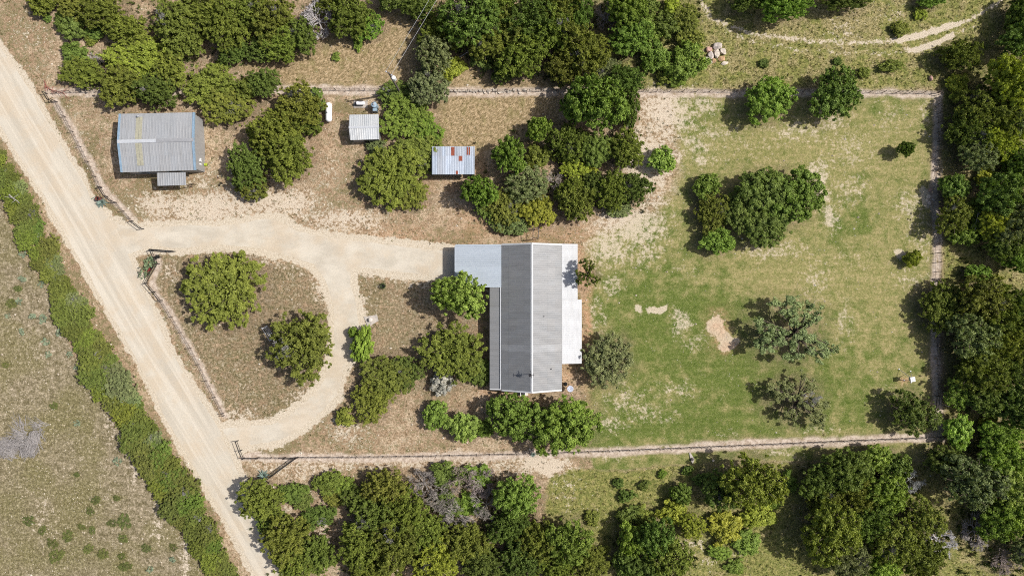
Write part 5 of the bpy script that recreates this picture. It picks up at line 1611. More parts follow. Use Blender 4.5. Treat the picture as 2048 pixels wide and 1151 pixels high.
# ---- burn barrel and mailbox
v = P(193.5, 396.5, .9)
o = thing('burn_barrel', (v.x, v.y, 0), 'rusty open barrel at the edge of the gravel road', 'barrel')
q = MB(); q.lathe((v.x, v.y, 0), [(.28, 0), (.29, .3), (.3, .32), (.29, .34), (.29, .6), (.3, .62), (.29, .64), (.29, .88), (.26, .88), (.25, .3), (.0, .28)], 20); q.build('barrel', M['rust_drum'], o)
q = MB(); q.lathe((v.x, v.y, .55), [(.24, 0), (.0, .03)], 16); q.build('ash', M['black'], o)
v = P(184, 395.5, .4)
q = MB(); q.tube((v.x - .3, v.y - .1, .06), (v.x + .35, v.y + .22, .1), .05); q.tube((v.x - .35, v.y - .16, .05), (v.x - .05, v.y - .0, .07), .04)
tag(q.build('scrap_pipe', M['agave'], origin=(v.x, v.y, 0)), 'short greenish pipe lying left of the rusty barrel', 'pipe')
v = P(314.8, 513, 1.2)
mbx = thing('mailbox', (v.x, v.y, 0), 'black box on a post beside the driveway gate wing', 'mailbox')
q = MB(); q.tube((v.x, v.y, 0), (v.x, v.y, 1.0), .05); q.build('post', M['old_post'], mbx)
q = MB(); q.box((v.x, v.y, 1.16), (.42, .5, .3)); q.lathe((v.x, v.y, 1.31), [(.21, -.25), (.21, .25)], 14, axis='X', rz=math.pi / 2); q.build('box', M['black'], mbx)
v = P(299.5, 540, .35)
wb_ = thing('wheelbarrow', (v.x, v.y, 0), 'small dull red wheelbarrow lying between the two prickly pears', 'wheelbarrow')
q = MB()
ca, sa = math.cos(1.0), math.sin(1.0)
def wbp(x, y, z): return (v.x + x * ca - y * sa, v.y + x * sa + y * ca, z)
q.add([wbp(-.32, -.1, .28), wbp(.22, -.1, .28), wbp(.22, .1, .28), wbp(-.32, .1, .28), wbp(-.42, -.17, .52), wbp(.34, -.17, .5), wbp(.34, .17, .5), wbp(-.42, .17, .52)], [(3, 2, 1, 0), (0, 1, 5, 4), (1, 2, 6, 5), (2, 3, 7, 6), (3, 0, 4, 7)])
q.build('tray', M['red_paint'], wb_)
q = MB(); q.lathe(wbp(.5, 0, .18), [(.06, -.04), (.18, -.04), (.18, .04), (.06, .04)], 14, axis='X', rz=1.0 + math.pi / 2); q.build('wheel', M['black'], wb_)
for s in (-1, 1):
    q = MB(); q.tube(wbp(.5, s * .08, .18), wbp(-.9, s * .24, .5), .022); q.build('handle', M['wood'], wb_)
    q = MB(); q.tube(wbp(-.25, s * .14, .0), wbp(-.2, s * .13, .35), .02); q.build('leg', M['dark_steel'], wb_)

# ---- deer feeder: a box on splayed legs
fz = 1.75
v = P(1825.5, 758, fz)
fd = thing('deer_feeder', (v.x, v.y, 0), 'square pale box on long splayed legs in the lawn\'s right corner', 'feeder')
q = MB(); q.box((v.x, v.y, fz - .28), (.5, .5, .5), .15); q.build('hopper', M['blue_drum'], fd)
q = MB(); q.box((v.x, v.y, fz + .02), (.66, .66, .07), .15); q.lathe((v.x, v.y, fz + .05), [(.12, 0), (.12, .05), (.0, .06)], 10); q.build('lid', M['white_paint'], fd)
for (x, y) in ((1798, 737.5), (1821, 742), (1822, 764), (1808, 760)):
    b = P(x, y, 0)
    t = Vector((v.x + (b.x - v.x) * .12, v.y + (b.y - v.y) * .12, fz - .3))
    q = MB(); q.tube(b, t, .03); q.lathe(b, [(.1, 0), (.1, .04), (.0, .05)], 8); q.build('leg', M['grey_steel'], fd)


# ------------------------------------------------------------ fences
def along(pts, step):
    out = []
    carry = 0
    for (a, b) in zip(pts[:-1], pts[1:]):
        a, b = Vector(a), Vector(b)
        L = (b - a).length
        s = carry
        while s < L:
            out.append(lerp(a, b, s / L)); s += step
        carry = s - L
    out.append(Vector(pts[-1]))
    return out


def wire_fence(label, px, step=1.9, h=1.15):
    pts = [P(x, y, 0) for x, y in px]
    f = thing('wire_fence', pts[0], label, 'fence')
    ps = along(pts, step)
    proto = None
    for i, p in enumerate(ps):
        q = MB(); hh = h + R.uniform(-.06, .08)
        q.tube(p, p + Vector((R.uniform(-.05, .05), R.uniform(-.05, .05), hh)), .045, .04, 6)
        q.build('post', M['old_post'], f)
    m = MB()
    for (a, b) in zip(pts[:-1], pts[1:]):
        for z in (.25, .55, .85, h - .06):
            m.tube(a + Vector((0, 0, z)), b + Vector((0, 0, z)), .012, n=4, cap=False)
    for p in along(pts, step / 3): m.tube(p, p + Vector((0, 0, h - .04)), .014, n=4, cap=False)
    m.build('wire', M['dark_steel'], f)
    return f


wire_fence('post and wire fence along the property top, from road corner to big fence tree', [(113, 186), (250, 181), (540, 180), (790, 181), (900, 183.5), (1180, 181)], 2.1)
wire_fence('post and wire fence along the top of the green lawn', [(1180, 181), (1300, 183), (1480, 183.5), (1680, 184), (1872, 187)], 1.9)
wire_fence('post and wire fence down the right side of the lawn', [(1876, 190), (1874, 330), (1880, 395), (1874, 440), (1874, 540), (1873, 700), (1876, 790)], 1.33)
wire_fence('post and wire fence along the bottom of the lawn', [(1886, 872), (1700, 879.5), (1500, 888), (1300, 896.5), (1090, 904.5)], 1.45)
wire_fence('post and wire fence along the pale strip at the bottom left', [(1086, 904.7), (800, 911), (597, 912.5)], 1.9)
wire_fence('post and wire fence along the road beside the barn', [(116, 204), (160, 288), (203, 374)], 2.4)
wire_fence('post and wire fence along the white path beside the island', [(326, 602), (380, 690), (450, 830)], 2.6)
wire_fence('short wire fence between the two dark pipe panels at the driveway mouth', [(234, 405), (262, 437)], 1.6)
wire_fence('short wire gap fence between the corner pipes and the lower gate', [(519, 913.5), (570, 913.5)], 1.8)


def pipe_panel(name, label, px, h=1.25, r=.047, rails=(.6, 1.2), mat='black_pipe', cat='fence', every=None):
    pts = [P(x, y, 0) for x, y in px]
    f = thing(name, pts[0], label, cat)
    for p in pts:
        q = MB(); q.tube(p, p + Vector((0, 0, h + .08)), r * 1.15, n=8); q.build('post', M[mat], f)
    for z in rails:
        q = MB()
        for a, b in zip(pts[:-1], pts[1:]): q.tube(a + Vector((0, 0, z)), b + Vector((0, 0, z)), r * .85, n=6)
        q.build('rail', M[mat], f)
    return f


pipe_panel('pipe_fence', 'black pipe fence corner under the red branch by the road', [(95, 187.5), (105, 203), (113, 203)])
pipe_panel('pipe_fence', 'black pipe fence panel beside the rusty barrel', [(205, 375.5), (216, 393), (231, 404)])
pipe_panel('pipe_fence', 'black pipe fence panel at the upper side of the driveway mouth', [(267, 442), (288, 457.5)])
pipe_panel('pipe_fence', 'zigzag black pipe fence wing by the cactus at the lower side of the driveway mouth', [(307, 500.5), (319.5, 527), (297, 566), (312, 583), (325, 600)])
pipe_panel('pipe_fence', 'black pipe fence corner where the loop drive meets the road', [(477, 880), (484, 899), (490, 914), (516, 914)])
pipe_panel('pipe_fence', 'dark pipe corner brace beside the feeder at the right fence', [(1870, 790), (1868, 815)], rails=(.5, 1.1))
pipe_panel('pipe_fence', 'pale pipe brace outside the lower right fence corner', [(1885.5, 783), (1886, 809)], rails=(1.1,), mat='grey_steel')
pipe_panel('pipe_fence', 'short pipe end panel where the bottom fence meets the lower gate', [(572, 913.5), (596, 913)], rails=(.6, 1.15))


def gate(label, a, b, h=1.2, bars=5):
    a, b = P(*a), P(*b)
    f = thing('pipe_gate', a, label, 'gate')
    q = MB()
    for z in (.18, h): q.tube(a + Vector((0, 0, z)), b + Vector((0, 0, z)), .05, n=8)
    for s in (0, 1):
        p = lerp(a, b, s); q.tube(p + Vector((0, 0, .15)), p + Vector((0, 0, h + .03)), .05, n=8)
    q.build('frame', M['black_pipe'], f)
    for k in range(1, bars):
        q = MB(); z = lerp(.18, h, k / bars); q.tube(a + Vector((0, 0, z)), b + Vector((0, 0, z)), .025, n=5); q.build('bar', M['black_pipe'], f)
    q = MB(); m_ = lerp(a, b, .5); q.tube(m_ + Vector((0, 0, .18)), m_ + Vector((0, 0, h)), .03); q.build('stay', M['black_pipe'], f)
    return f


gate('open black pipe gate swung back along the driveway', (307.5, 499), (352, 502.5))
gate('open black pipe gate pointing at the blue agave by the lower road corner', (594, 914), (541, 953))
# clothes-line frame above the house
tf = thing('pipe_arbor', P(1071, 465, 0), 'narrow dark pipe frame between the house roof and the yellow-green tree', 'pipe frame')
zt = 2.0
cs = [(1066, 456), (1076.5, 456), (1066, 476), (1076.5, 476)]
for x, y in cs:
    p = P(x, y, zt); q = MB(); q.tube((p.x, p.y, 0), (p.x, p.y, zt), .045, n=8); q.build('post', M['dark_steel'], tf)
for i, j in ((0, 2), (1, 3), (2, 3), (0, 1)):
    q = MB(); q.tube(P(*cs[i], zt), P(*cs[j], zt), .045, n=8); q.build('rail', M['dark_steel'], tf)


# ------------------------------------------------------------ trees and other growth
def leaf_arrays(kind, rng, n_lobes, n_leaves, semi, zc, lobe_r, leaf, gap=0.0, core=.12, arms=0):
    """Leaf-sized faces gathered in lobes over a crown of unit radius and unit height."""
    ph = rng.uniform(0, 6.28, 4)
    V, A = [], []
    lobes = []
    tries = 0
    asp = np.array([1, 1, .62 / semi])
    am = rng.uniform(.5, 1.5)
    while len(lobes) < n_lobes and tries < 6000:
        tries += 1
        d = rng.normal(size=3)
        d /= np.linalg.norm(d)
        if d[2] < -0.30: continue
        az = math.atan2(d[1], d[0])
        if arms and math.hypot(d[0], d[1]) > .25 and math.cos(arms * az + ph[3] + .9 * math.sin(2 * az + ph[0])) < -.35: continue
        out = 1 + am * .10 * math.sin(2 * az + ph[0]) + am * .09 * math.sin(3 * az + ph[1]) + am * .07 * math.sin(5 * az + ph[2])
        lr = rng.uniform(*lobe_r)
        rad = (1 - lr * .7) * out * (rng.uniform(.78, 1.10) if rng.random() < .85 else rng.uniform(.45, .75))
        c = np.array([d[0] * rad, d[1] * rad, zc + d[2] * semi * rad * rng.uniform(.85, 1.05)])
        if any(np.linalg.norm((c - l[0]) * asp) < (lr + l[1]) * (.72 + gap) for l in lobes): continue
        lobes.append((c, lr, d, rng.uniform(-.3, .3)))
    for _ in range(int(n_lobes * .55)):      # stray sprays that break the outline
        d = rng.normal(size=3)
        d /= np.linalg.norm(d)
        if d[2] < -.25: continue
        if arms and math.cos(arms * math.atan2(d[1], d[0]) + ph[3] + .9 * math.sin(2 * math.atan2(d[1], d[0]) + ph[0])) < 0: continue
        f = rng.uniform(.92, 1.17)
        lobes.append((np.array([d[0] * f, d[1] * f, zc + d[2] * semi * min(f, 1.05)]), rng.uniform(.04, .085), d, rng.uniform(-.25, .4)))
    per = int(n_leaves * 1.35) // max(1, len(lobes))
    lmean = np.mean([l[1] for l in lobes])

    def emit(pos, u, m, var, sc_=1.0, jit=.55):
        nor = u + rng.normal(size=(m, 3)) * jit + np.array([.12, 0, .42])
        nor /= np.linalg.norm(nor, axis=1)[:, None]
        if kind == 'c': along_ = u + rng.normal(size=(m, 3)) * .7 + np.array([0, 0, .3])
        else: along_ = rng.normal(size=(m, 3))
        e1 = along_ - nor * np.sum(along_ * nor, 1)[:, None] * (1 if kind != 'c' else .5)
        e1 /= np.linalg.norm(e1, axis=1)[:, None] + 1e-9
        e2 = np.cross(nor, e1)
        e2 /= np.linalg.norm(e2, axis=1)[:, None] + 1e-9
        sz = rng.uniform(.65, 1.4, m)[:, None] * sc_
        a, b = e1 * leaf[0] * sz, e2 * leaf[1] * sz
        V.append(np.stack([pos - a, pos - b - a * .15, pos + a, pos + b - a * .15], 1))
        A.append(np.repeat(var, 4))
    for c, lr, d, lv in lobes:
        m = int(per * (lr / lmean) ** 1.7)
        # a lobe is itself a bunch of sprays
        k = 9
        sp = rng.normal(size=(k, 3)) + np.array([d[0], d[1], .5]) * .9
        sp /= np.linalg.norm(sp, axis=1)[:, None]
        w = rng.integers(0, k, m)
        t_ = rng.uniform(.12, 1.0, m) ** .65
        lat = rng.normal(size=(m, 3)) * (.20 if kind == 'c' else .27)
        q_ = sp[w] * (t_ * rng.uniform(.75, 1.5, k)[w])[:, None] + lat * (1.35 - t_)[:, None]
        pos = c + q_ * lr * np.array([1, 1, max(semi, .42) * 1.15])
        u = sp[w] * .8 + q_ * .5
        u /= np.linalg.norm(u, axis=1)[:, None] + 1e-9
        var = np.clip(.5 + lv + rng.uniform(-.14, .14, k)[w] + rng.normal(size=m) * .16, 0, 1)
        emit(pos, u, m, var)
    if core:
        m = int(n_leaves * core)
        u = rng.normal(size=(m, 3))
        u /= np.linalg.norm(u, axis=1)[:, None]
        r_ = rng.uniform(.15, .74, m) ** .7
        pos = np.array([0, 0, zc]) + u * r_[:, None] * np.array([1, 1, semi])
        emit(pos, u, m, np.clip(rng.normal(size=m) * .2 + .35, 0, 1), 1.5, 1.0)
    V = np.concatenate(V).reshape(-1, 3)
    A = np.concatenate(A)
    return V, np.stack([A, A, A, np.ones_like(A)], 1), lobes


def limb(m, p0, p1, r0, r1, rr, segs=3, wob=.06, n=5):
    pr, rp = Vector(p0), r0
    for k in range(1, segs + 1):
        s = k / segs
        p = lerp(Vector(p0), Vector(p1), s)
        if k < segs: p += Vector((rr.uniform(-wob, wob), rr.uniform(-wob, wob), rr.uniform(-wob, wob)))
        r = lerp(r0, r1, s)
        m.tube(pr, p, rp, r, n, cap=False)
        pr, rp = p, r


def make_proto(kind, seed, n_lobes, n_leaves, semi, zc, lobe_r, leaf, gap=0.0, trunk_r=.05, reach=1.0, core=.12, arms=0):
    rng = np.random.default_rng(seed)
    rr = random.Random(seed)
    V, A, lobes = leaf_arrays(kind, rng, n_lobes, n_leaves, semi, zc, lobe_r, leaf, gap, core, arms)
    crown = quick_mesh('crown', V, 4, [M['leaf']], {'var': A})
    m = MB()
    fork = Vector((rr.uniform(-.05, .05), rr.uniform(-.05, .05), max(.14, zc - semi * .75)))
    limb(m, (0, 0, -.02), fork, trunk_r * 1.35, trunk_r, rr, 3, .015, 7)
    for c, lr, d, lv in lobes:
        if rr.random() < .62: limb(m, fork, Vector(c) * 1.0 + Vector((0, 0, lr * .4 * reach)), trunk_r * rr.uniform(.35, .7), trunk_r * .1, rr, 4, .05, 4)
    me = bpy.data.meshes.new('trunk')
    me.from_pydata([tuple(v) for v in m.v], [], m.f)
    me.materials.append(M['bark'])
    me.update()
    return crown, me


def make_dead(seed, spread=1.0, twigs=5, depth=4, up=.55, r0=.035):
    rr = random.Random(seed)
    m = MB()

    def grow(p, d, L, r, dep):
        q = p + d * L
        mid = lerp(p, q, .5) + Vector((rr.uniform(-1, 1), rr.uniform(-1, 1), rr.uniform(-1, 1))) * L * .08
        m.tube(p, mid, r, r * .85, 4 if dep > 1 else 3, cap=False)
        m.tube(mid, q, r * .85, r * .65, 4 if dep > 1 else 3, cap=False)
        if dep == 0: return
        for k in range(rr.randint(3, twigs)):
            nd = (d + Vector((rr.uniform(-1, 1), rr.uniform(-1, 1), rr.uniform(-.55, .6))) * .75).normalized()
            grow(lerp(mid, q, rr.uniform(.1, 1)), nd, L * rr.uniform(.5, .8), max(r * .55, .006), dep - 1)
    nb = 7
    for k in range(nb):
        a = k * 6.283 / nb + rr.uniform(-.3, .3)
        d = Vector((math.cos(a) * spread, math.sin(a) * spread, rr.uniform(.35, .9) * up * 1.6)).normalized()
        grow(Vector((0, 0, .12)), d, rr.uniform(.28, .42), r0 * .7, depth)
    grow(Vector((0, 0, .1)), Vector((.1, .05, 1)).normalized(), .35, r0 * .8, depth)
    m.tube((0, 0, -.02), (0, 0, .16), r0 * 1.5, r0, 7, cap=False)
    a = np.array([tuple(v) for v in m.v])
    rmax = np.percentile(np.hypot(a[:, 0], a[:, 1]), 98)
    zmax = a[:, 2].max()
    me = bpy.data.meshes.new('branches')
    me.from_pydata([(v[0] / rmax, v[1] / rmax, v[2] / zmax) for v in a], [], m.f)
    t = M.get('dead_tint')
    if t is None:
        t_ = NT('bare_branches')
        info = t_.n('ShaderNodeObjectInfo')
        nz = t_.noise(3, 3)
        M['dead_tint'] = t = t_.done(t_.mix(1.0, info.outputs['Color'], t_.mix(nz, (.75, .75, .75), (1.15, 1.15, 1.15)), 'MULTIPLY'), .9, 0, .2)
    me.materials.append(t)
    me.update()
    return me


PROTO = {
    'c': [make_proto('c', 100 + k, 96, 36000, .48, .48, (.07, .22), (.029, .0118), trunk_r=.04, reach=1.5, core=.14) for k in range(6)],
    'cs': [make_proto('c', 130 + k, 44, 14000, .46, .46, (.13, .28), (.050, .021), trunk_r=.045, reach=1.4, core=.14) for k in range(4)],
    'e': [make_proto('e', 200 + k, 74, 33000, .37, .61, (.08, .26), (.0225, .0165), trunk_r=.045, core=.13) for k in range(6)],
    'es': [make_proto('e', 230 + k, 30, 12000, .38, .60, (.17, .34), (.043, .030), trunk_r=.04) for k in range(4)],
    'o': [make_proto('o', 300 + k, 74, 27000, .33, .63, (.10, .21), (.0235, .0145), gap=.06, trunk_r=.06, reach=1.8, core=.08) for k in range(5)],
    'ow': [make_proto('o', 330 + k, 66, 13000, .28, .66, (.06, .17), (.026, .0155), gap=.12, trunk_r=.055, reach=1.6, core=.0, arms=4 + k % 3) for k in (0, 4)],
    's': [make_proto('e', 400 + k, 22, 7200, .46, .44, (.18, .42), (.054, .029), trunk_r=.03) for k in range(6)],
    'low': [make_proto('c', 450 + k, 17, 1500, .50, .30, (.16, .40), (.15, .026), gap=.1, trunk_r=.02, core=.02) for k in range(5)],
}
DEAD = [make_dead(500, 1.0, 5, 4), make_dead(501, 1.1, 5, 4, .4), make_dead(502, .9, 4, 4, .7)]
NAMES = {'c': 'cedar_tree', 'e': 'leafy_tree', 'o': 'oak_tree', 's': 'shrub', 'd': 'dead_tree'}
CATS = {'c': 'tree', 'e': 'tree', 'o': 'tree', 's': 'shrub', 'd': 'dead tree'}
WORD = {'c': 'cedar', 'e': 'leafy tree', 'o': 'oak', 's': 'shrub', 'd': 'dead tree'}
TWORD = {'o': 'olive', 'd': 'dark', 'b': 'bright', 'y': 'yellowish', 'g': 'grey-green', 'l': 'pale', 'w': 'silvery', 't': 'brown', 'r': 'reddish'}


def place_tree(i, kind, x, y, rx, ry, tint, hf, label, group, keys=None, twig=False):
    b, wx, wy, h = tree_dims(kind, x, y, rx, ry, hf)
    rr = random.Random(1000 + i)
    t = thing(NAMES[kind], b, label, CATS[kind], group)
    big = (rx + ry) / 2
    col = TINT[tint]
    j = [1 + rr.uniform(-.13, .13) for _ in range(3)]
    jj = rr.uniform(-.12, .12)
    col = tuple(max(.004, c * (1 + jj) * (1 + (k - 1) * .5)) for c, k in zip(col, j)) + (1,)
    if kind == 'd':
        me = DEAD[i % 3]
        o = bpy.data.objects.new('branches', me)
        COL.objects.link(o); o.parent = t; o.color = col
    else:
        if keys: key = keys
        elif kind == 'c': key = 'c' if big > 30 else 'cs'
        elif kind == 'e': key = 'e' if big > 30 else 'es'
        elif kind == 'o': key = 'o'
        else: key = 's'
        cr, tr = PROTO[key][i % len(PROTO[key])]
        for nm, me in (('trunk', tr), ('crown', cr)):
            o = bpy.data.objects.new(nm, me)
            COL.objects.link(o); o.parent = t
            if nm == 'crown': o.color = col
        if twig:
            o = bpy.data.objects.new('bare_branches', DEAD[i % 3])
            COL.objects.link(o); o.parent = t
            a_ = rr.uniform(0, 6.28)
            z0 = .42 if kind == 'c' else .5
            o.location = (.42 * math.cos(a_), .42 * math.sin(a_), z0)
            o.scale = (.42, .42, .99 - z0)
            g_ = rr.uniform(.20, .40)
            o.color = (g_ * 1.03, g_, g_ * .97, 1)
    # turn the crown, but keep the wider axis where the photograph has it
    q = rr.choice((0, 1, 2, 3))
    t.rotation_euler = (0, 0, q * math.pi / 2 + (rr.uniform(-.6, .6) if abs(rx - ry) < 6 else rr.uniform(-.15, .15)))
    sx, sy = (wx, wy) if q % 2 == 0 else (wy, wx)
    t.scale = (sx, sy, h)
    return t


SPREAD = {(1588, 664), (1596, 798), (1174, 548)}
for i, tr in enumerate(TREES):
    kind = tr[0]
    x, y, rx, ry = [float(v) for v in tr[1].split(',')]
    hf = float(tr[3]) if tr[3] else HF[kind]
    lb = tr[4]
    grp = None
    if lb.startswith('@'):
        area = lb[1:]
        size = 'tiny' if rx < 12 else 'small' if rx < 26 else 'medium' if rx < 40 else 'broad'
        grp = 'growth of the ' + area
        lb = '%s %s %s, %s, %d%% across, %d%% down photo' % (size, TWORD[tr[2]], WORD[kind], area, max(0, round(x / 20.48)), max(0, round(y / 11.51)))
    place_tree(i, kind, x, y, rx, ry, tr[2], hf, lb, grp, 'ow' if (int(x), int(y)) in SPREAD else None, kind in 'co' and rx > 24 and i % 3 == 0)
for i, (x, y, r) in enumerate(PASTURE):
    place_tree(700 + i, 's', x, y, r * R.uniform(.7, 1.1), r * R.uniform(.6, 1.0), 'k', .26, 'low green bush in the left pasture, %d%% across and %d%% down the photo' % (round(x / 20.48), round(y / 11.51)), 'low bushes in the left pasture', 'low')


def at_y(line, y):
    for (x0, y0), (x1, y1) in zip(line[:-1], line[1:]):
        if y0 <= y <= y1: return lerp(x0, x1, (y - y0) / (y1 - y0))
    return line[-1][0]


HG = 'cedars of the roadside hedge'
k = 0
y = 272
while y < 1200:
    xl, xr_ = at_y(HEDGE_L, y) + 11, at_y(HEDGE_R, y) - 16
    w = xr_ - xl
    for s, rs, tn in ((.27, .36, 'o'), (.70, .34, 'd' if k % 3 == 0 else 'o')):
        r = w * rs * R.uniform(.72, 1.22)
        yy = y + R.uniform(-6, 6) + (16 if s > .5 else 0)
        xx = lerp(at_y(HEDGE_L, yy) + 11, at_y(HEDGE_R, yy) - 16, s) + R.uniform(-7, 7)
        lb = '%s cedar of the long hedge beside the gravel road, %d%% down the photo' % ('pasture-side' if s < .5 else 'road-side', round(yy / 11.51))
        tn = R.choice('hhhhhhoo') if s < .5 else R.choice('hhhhdg')
        place_tree(800 + k, 'c', xx, yy, r, r * R.uniform(1.0, 1.3), tn, R.uniform(.75, 1.15), lb, HG, 'c', k % 4 == 1)
        k += 1
    y += 23

# ---- brush pile of cut dead branches at the left edge
b = P(40, 882, 0)
rr = random.Random(9)
m = MB()
for (cx, cy, ang0, n, L) in ((86, 850, 172, 40, 1.9), (46, 850, 118, 22, 1.7), (74, 868, 250, 90, 1.9), (66, 884, 215, 90, 1.9), (30, 908, 140, 60, 2.0), (52, 906, 35, 70, 1.8),
                             (6, 882, -25, 70, 1.9), (66, 902, 70, 90, 1.7), (40, 884, 200, 90, 1.9), (2, 905, 55, 60, 1.9), (24, 890, 20, 80, 2.0), (52, 870, 160, 70, 1.8), (80, 880, 110, 60, 1.5), (10, 898, 175, 60, 1.6)):
    c = P(cx, cy, 0)
    zb_ = rr.uniform(.2, .55)
    ang0 = math.radians(ang0)
    for k in range(n):
        a = ang0 + rr.gauss(0, .38)
        p = Vector((c.x + rr.gauss(0, .38), c.y + rr.gauss(0, .38), max(.05, zb_ + rr.uniform(-.3, .3))))
        l = L * rr.uniform(.4, 1.05)
        e = p + Vector((math.cos(a), math.sin(a), rr.uniform(-.12, .14))) * l
        e.z = max(.05, e.z)
        r = rr.uniform(.010, .030)
        md = lerp(p, e, .5) + Vector((rr.uniform(-.1, .1), rr.uniform(-.1, .1), rr.uniform(.0, .1)))
        m.tube(p, md, r * 1.3, r, 4, cap=False); m.tube(md, e, r, r * .35, 4, cap=False)
        for j in range(2):
            s = lerp(md, e, rr.uniform(0, .9)); a2 = a + rr.uniform(-.6, .6)
            m.tube(s, s + Vector((math.cos(a2), math.sin(a2), rr.uniform(-.1, .2))) * l * .3, r * .5, r * .2, 3, cap=False)
tag(m.build('brush_pile', M['dead_wood'], origin=b), 'large heap of cut grey branches at the left edge of the pasture', 'brush pile')
# ---- rust-red dead branch by the road corner
b = P(96, 172, 0)
m = MB()
def rb(p, d, L, r, dep):
    q_ = p + d * L
    q_.z = max(.04, q_.z)
    m.tube(p, q_, r, r * .6, 4, cap=False)
    if dep:
        for _ in range(4):
            nd = (d + Vector((rr.uniform(-.9, .9), rr.uniform(-.9, .9), rr.uniform(-.3, .4)))).normalized()
            rb(lerp(p, q_, rr.uniform(.2, 1)), nd, L * .5, r * .6, dep - 1)
for (x0, y0, x1, y1) in ((88, 160, 95, 176), (92, 172, 106, 182), (98, 178, 128, 186), (90, 166, 90, 178)):
    p0, p1 = P(x0, y0, .25), P(x1, y1, .2)
    rb(p0, (p1 - p0).normalized(), (p1 - p0).length, .05, 2)
tag(m.build('dead_branch', M['red_branch'], origin=b), 'rust-red dead branch lying by the road corner fence', 'branch')
# fallen pale logs
for k, (x0, y0, x1, y1, lb) in enumerate(((918, 115, 948, 96, 'pale fallen log at the lower edge of the wood above the paddock'), (38, 393, 60, 410, 'pale dead limb lying on the upper hedge'), (1932, 462, 1936, 428, 'forked pale dead limb standing in the thicket by the right fence'))):
    p0, p1 = P(x0, y0, .3), P(x1, y1, .5)
    if k: p0.z, p1.z = 2.2, 2.6
    m = MB(); rr2 = random.Random(k)
    limb(m, p0, p1, .09, .04, rr2, 4, .08, 6)
    if k == 2: p0.z = 2.2
    for j in range(4):
        s = lerp(p0, p1, rr2.uniform(.3, .9)); limb(m, s, s + Vector((rr2.uniform(-.8, .8), rr2.uniform(-.8, .8), rr2.uniform(0, .5))), .04, .012, rr2, 3, .05, 4)
    tag(m.build('fallen_limb', M['dead_wood'], origin=(p0.x, p0.y, 0)), lb, 'log')


# ------------------------------------------------------------ grass, weeds and pebbles that nobody could count
def scatter(n, weight, seed):
    """Random ground points accepted with the given weight."""
    rng = np.random.default_rng(seed)
    x = rng.uniform(-78, 78, n)
    y = rng.uniform(-44, 44, n)
    mk = ground_masks(x, y)
    w = weight(mk, x, y)
    keep = rng.random(n) < w
    return x[keep], y[keep], {k: v[keep] for k, v in mk.items()}, rng


def tufts(name, x, y, hgt, rad, col, rng, blades=7):
    n = len(x)
    x, y = np.repeat(x, blades), np.repeat(y, blades)
    h = np.repeat(hgt, blades) * rng.uniform(.6, 1.15, n * blades)
    r = np.repeat(rad, blades)
    a = rng.uniform(0, 6.283, n * blades)
    d = np.sqrt(rng.uniform(0, 1, n * blades)) * r
    bx, by = x + np.cos(a) * d * .45, y + np.sin(a) * d * .45
    tx, ty = x + np.cos(a) * d * 1.2, y + np.sin(a) * d * 1.2
    w = r * rng.uniform(.14, .3, n * blades)
    a2 = rng.uniform(0, 6.283, n * blades)
    p0 = np.stack([bx - np.cos(a2) * w, by - np.sin(a2) * w, np.zeros_like(bx)], 1)
    p1 = np.stack([bx + np.cos(a2) * w, by + np.sin(a2) * w, np.zeros_like(bx)], 1)
    p2 = np.stack([tx, ty, h], 1)
    V = np.stack([p0, p1, p2], 1).reshape(-1, 3)
    c = np.repeat(col, blades, 0) * rng.uniform(.7, 1.3, n * blades)[:, None]
    c = np.repeat(c, 3, 0)
    me = quick_mesh(name, V, 3, [M['blades']], {'col': np.concatenate([c, np.ones((len(c), 1))], 1)})
    o = bpy.data.objects.new(name, me)
    COL.objects.link(o)
    return tag(o, kind='stuff')


def pick(rng, n, cols):
    c = np.array(cols)
    return c[rng.integers(0, len(c), n)]


# rough field grass
x, y, mk, rng = scatter(90000, lambda m, x, y: m['wild'] * (1 - np.clip(m['track'] * 1.4, 0, 1)) * (1 - np.clip(m['bare'], 0, 1) * .8) * .75, 11)
n = len(x)
cc = pick(rng, n, [(.15, .17, .042), (.20, .215, .06), (.27, .25, .09), (.32, .28, .12), (.18, .205, .05)])
o = tufts('field_grass', x, y, rng.uniform(.07, .26, n), rng.uniform(.10, .24, n), cc, rng, 6)
tag(o, 'rough green and golden grass of the fields outside the fence', 'grass')
# dry grass
x, y, mk, rng = scatter(60000, lambda m, x, y: m['dry'] * .8 * (1 - np.clip(m['strip'] * 1.2, 0, 1)), 12)
n = len(x)
cc = pick(rng, n, [(.36, .28, .15), (.28, .225, .11), (.44, .35, .20), (.22, .20, .08)])
o = tufts('dry_grass', x, y, rng.uniform(.05, .17, n), rng.uniform(.08, .2, n), cc, rng, 6)
tag(o, 'straw-coloured dry grass above and inside the top fence', 'grass')
# pasture
x, y, mk, rng = scatter(52000, lambda m, x, y: m['past'] * (.35 + .5 * np.clip(m['dark'] * 2, 0, 1)), 13)
n = len(x)
cc = pick(rng, n, [(.30, .255, .16), (.22, .20, .10), (.17, .165, .065), (.36, .31, .21)])
o = tufts('pasture_grass', x, y, rng.uniform(.05, .18, n), rng.uniform(.08, .2, n), cc, rng, 5)
tag(o, 'grey-tan thin grass of the pasture left of the hedge', 'grass')
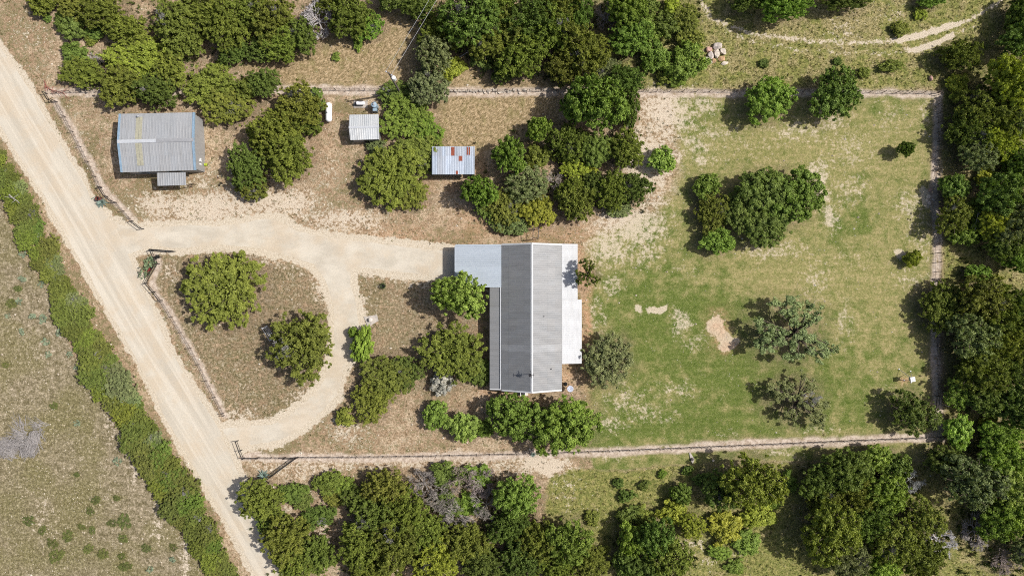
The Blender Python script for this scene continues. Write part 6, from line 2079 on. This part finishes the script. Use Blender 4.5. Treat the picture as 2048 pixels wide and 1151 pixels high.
# weeds on the bare yards
x, y, mk, rng = scatter(60000, lambda m, x, y: (.33 + .5 * ((m['gravel'] > .05) & (m['gravel'] < .7))) * (1 - m['gravel']) * (1 - m['lawn']) * (1 - m['wild']) * (1 - m['dry']) * (1 - m['past']) * (1 - np.clip(m['strip'] * 1.1, 0, 1)) * (1 - .5 * m['litter_shade']) * (fbm(x, y, 3.0, 77) > .47), 14)
n = len(x)
cc = pick(rng, n, [(.13, .12, .05), (.18, .165, .07), (.11, .105, .04), (.24, .20, .11)])
o = tufts('low_weeds', x, y, rng.uniform(.05, .16, n), rng.uniform(.10, .26, n), cc, rng, 9)
tag(o, 'dark olive weeds dotting the bare ground of the yards', 'weeds')
# scrubby undergrowth between the crowns of the woods
WOODS = [[(60, -30), (620, -30), (610, 130), (340, 215), (130, 180)], [(820, -30), (1420, -30), (1400, 172), (830, 172)], [(1905, 60), (2100, 60), (2100, 1200), (1600, 1200), (1590, 915), (1850, 925), (1900, 860)],
         [(480, 975), (640, 950), (1050, 945), (1090, 1060), (1420, 1060), (1420, 1200), (560, 1200)], [(940, 260), (1290, 260), (1290, 430), (960, 450)]]


def in_woods(x, y):
    px, py = 1024 + x * PPM, 575.5 - y * PPM
    w = np.zeros(x.shape)
    for p in WOODS: w = np.maximum(w, sm(sdist(p, px, py), -10, 30))
    return w


x, y, mk, rng = scatter(52000, lambda m, x, y: in_woods(x, y) * (.15 + .55 * np.clip(m['litter_shade'], 0, 1)) * (fbm(x, y, 3.5, 91) > .44), 16)
n = len(x)
cc = pick(rng, n, [(.12, .165, .045), (.15, .19, .05), (.10, .13, .04), (.19, .21, .07), (.24, .21, .12)])
o = tufts('undergrowth', x, y, rng.uniform(.2, .8, n), rng.uniform(.2, .5, n), cc, rng, 12)
tag(o, 'tangled low scrub between the tree crowns of the woods', 'scrub')
# pebbles
x, y, mk, rng = scatter(90000, lambda m, x, y: (.16 + .4 * np.clip(m['bare'], 0, 1)) * (1 - m['gravel']) * (1 - .75 * m['lawn']) * (1 - .7 * m['wild']) * (1 - .6 * m['dry']), 15)
n = len(x)
s = rng.uniform(.03, .10, n) * (1 + 1.2 * (rng.random(n) < .05))
a = rng.uniform(0, 6.283, n)
vs = []
for k in range(4):
    vs.append(np.stack([x + np.cos(a + k * 1.571) * s, y + np.sin(a + k * 1.571) * s * .75, np.zeros(n)], 1))
top = np.stack([x + s * .1, y, s * .8], 1)
T = []
for k in range(4): T.append(np.stack([vs[k], vs[(k + 1) % 4], top], 1))
V = np.stack(T, 1).reshape(-1, 3)
c = pick(rng, n, [(.62, .55, .45), (.52, .45, .36), (.44, .37, .29), (.68, .62, .53)])
c = np.repeat(c, 12, 0)
me = quick_mesh('pebbles', V, 3, [M['pebble']], {'col': np.concatenate([c, np.ones((len(c), 1))], 1)})
o = bpy.data.objects.new('pebbles', me)
COL.objects.link(o)
tag(o, 'pale limestone pebbles strewn over the bare ground', 'stones', kind='stuff')
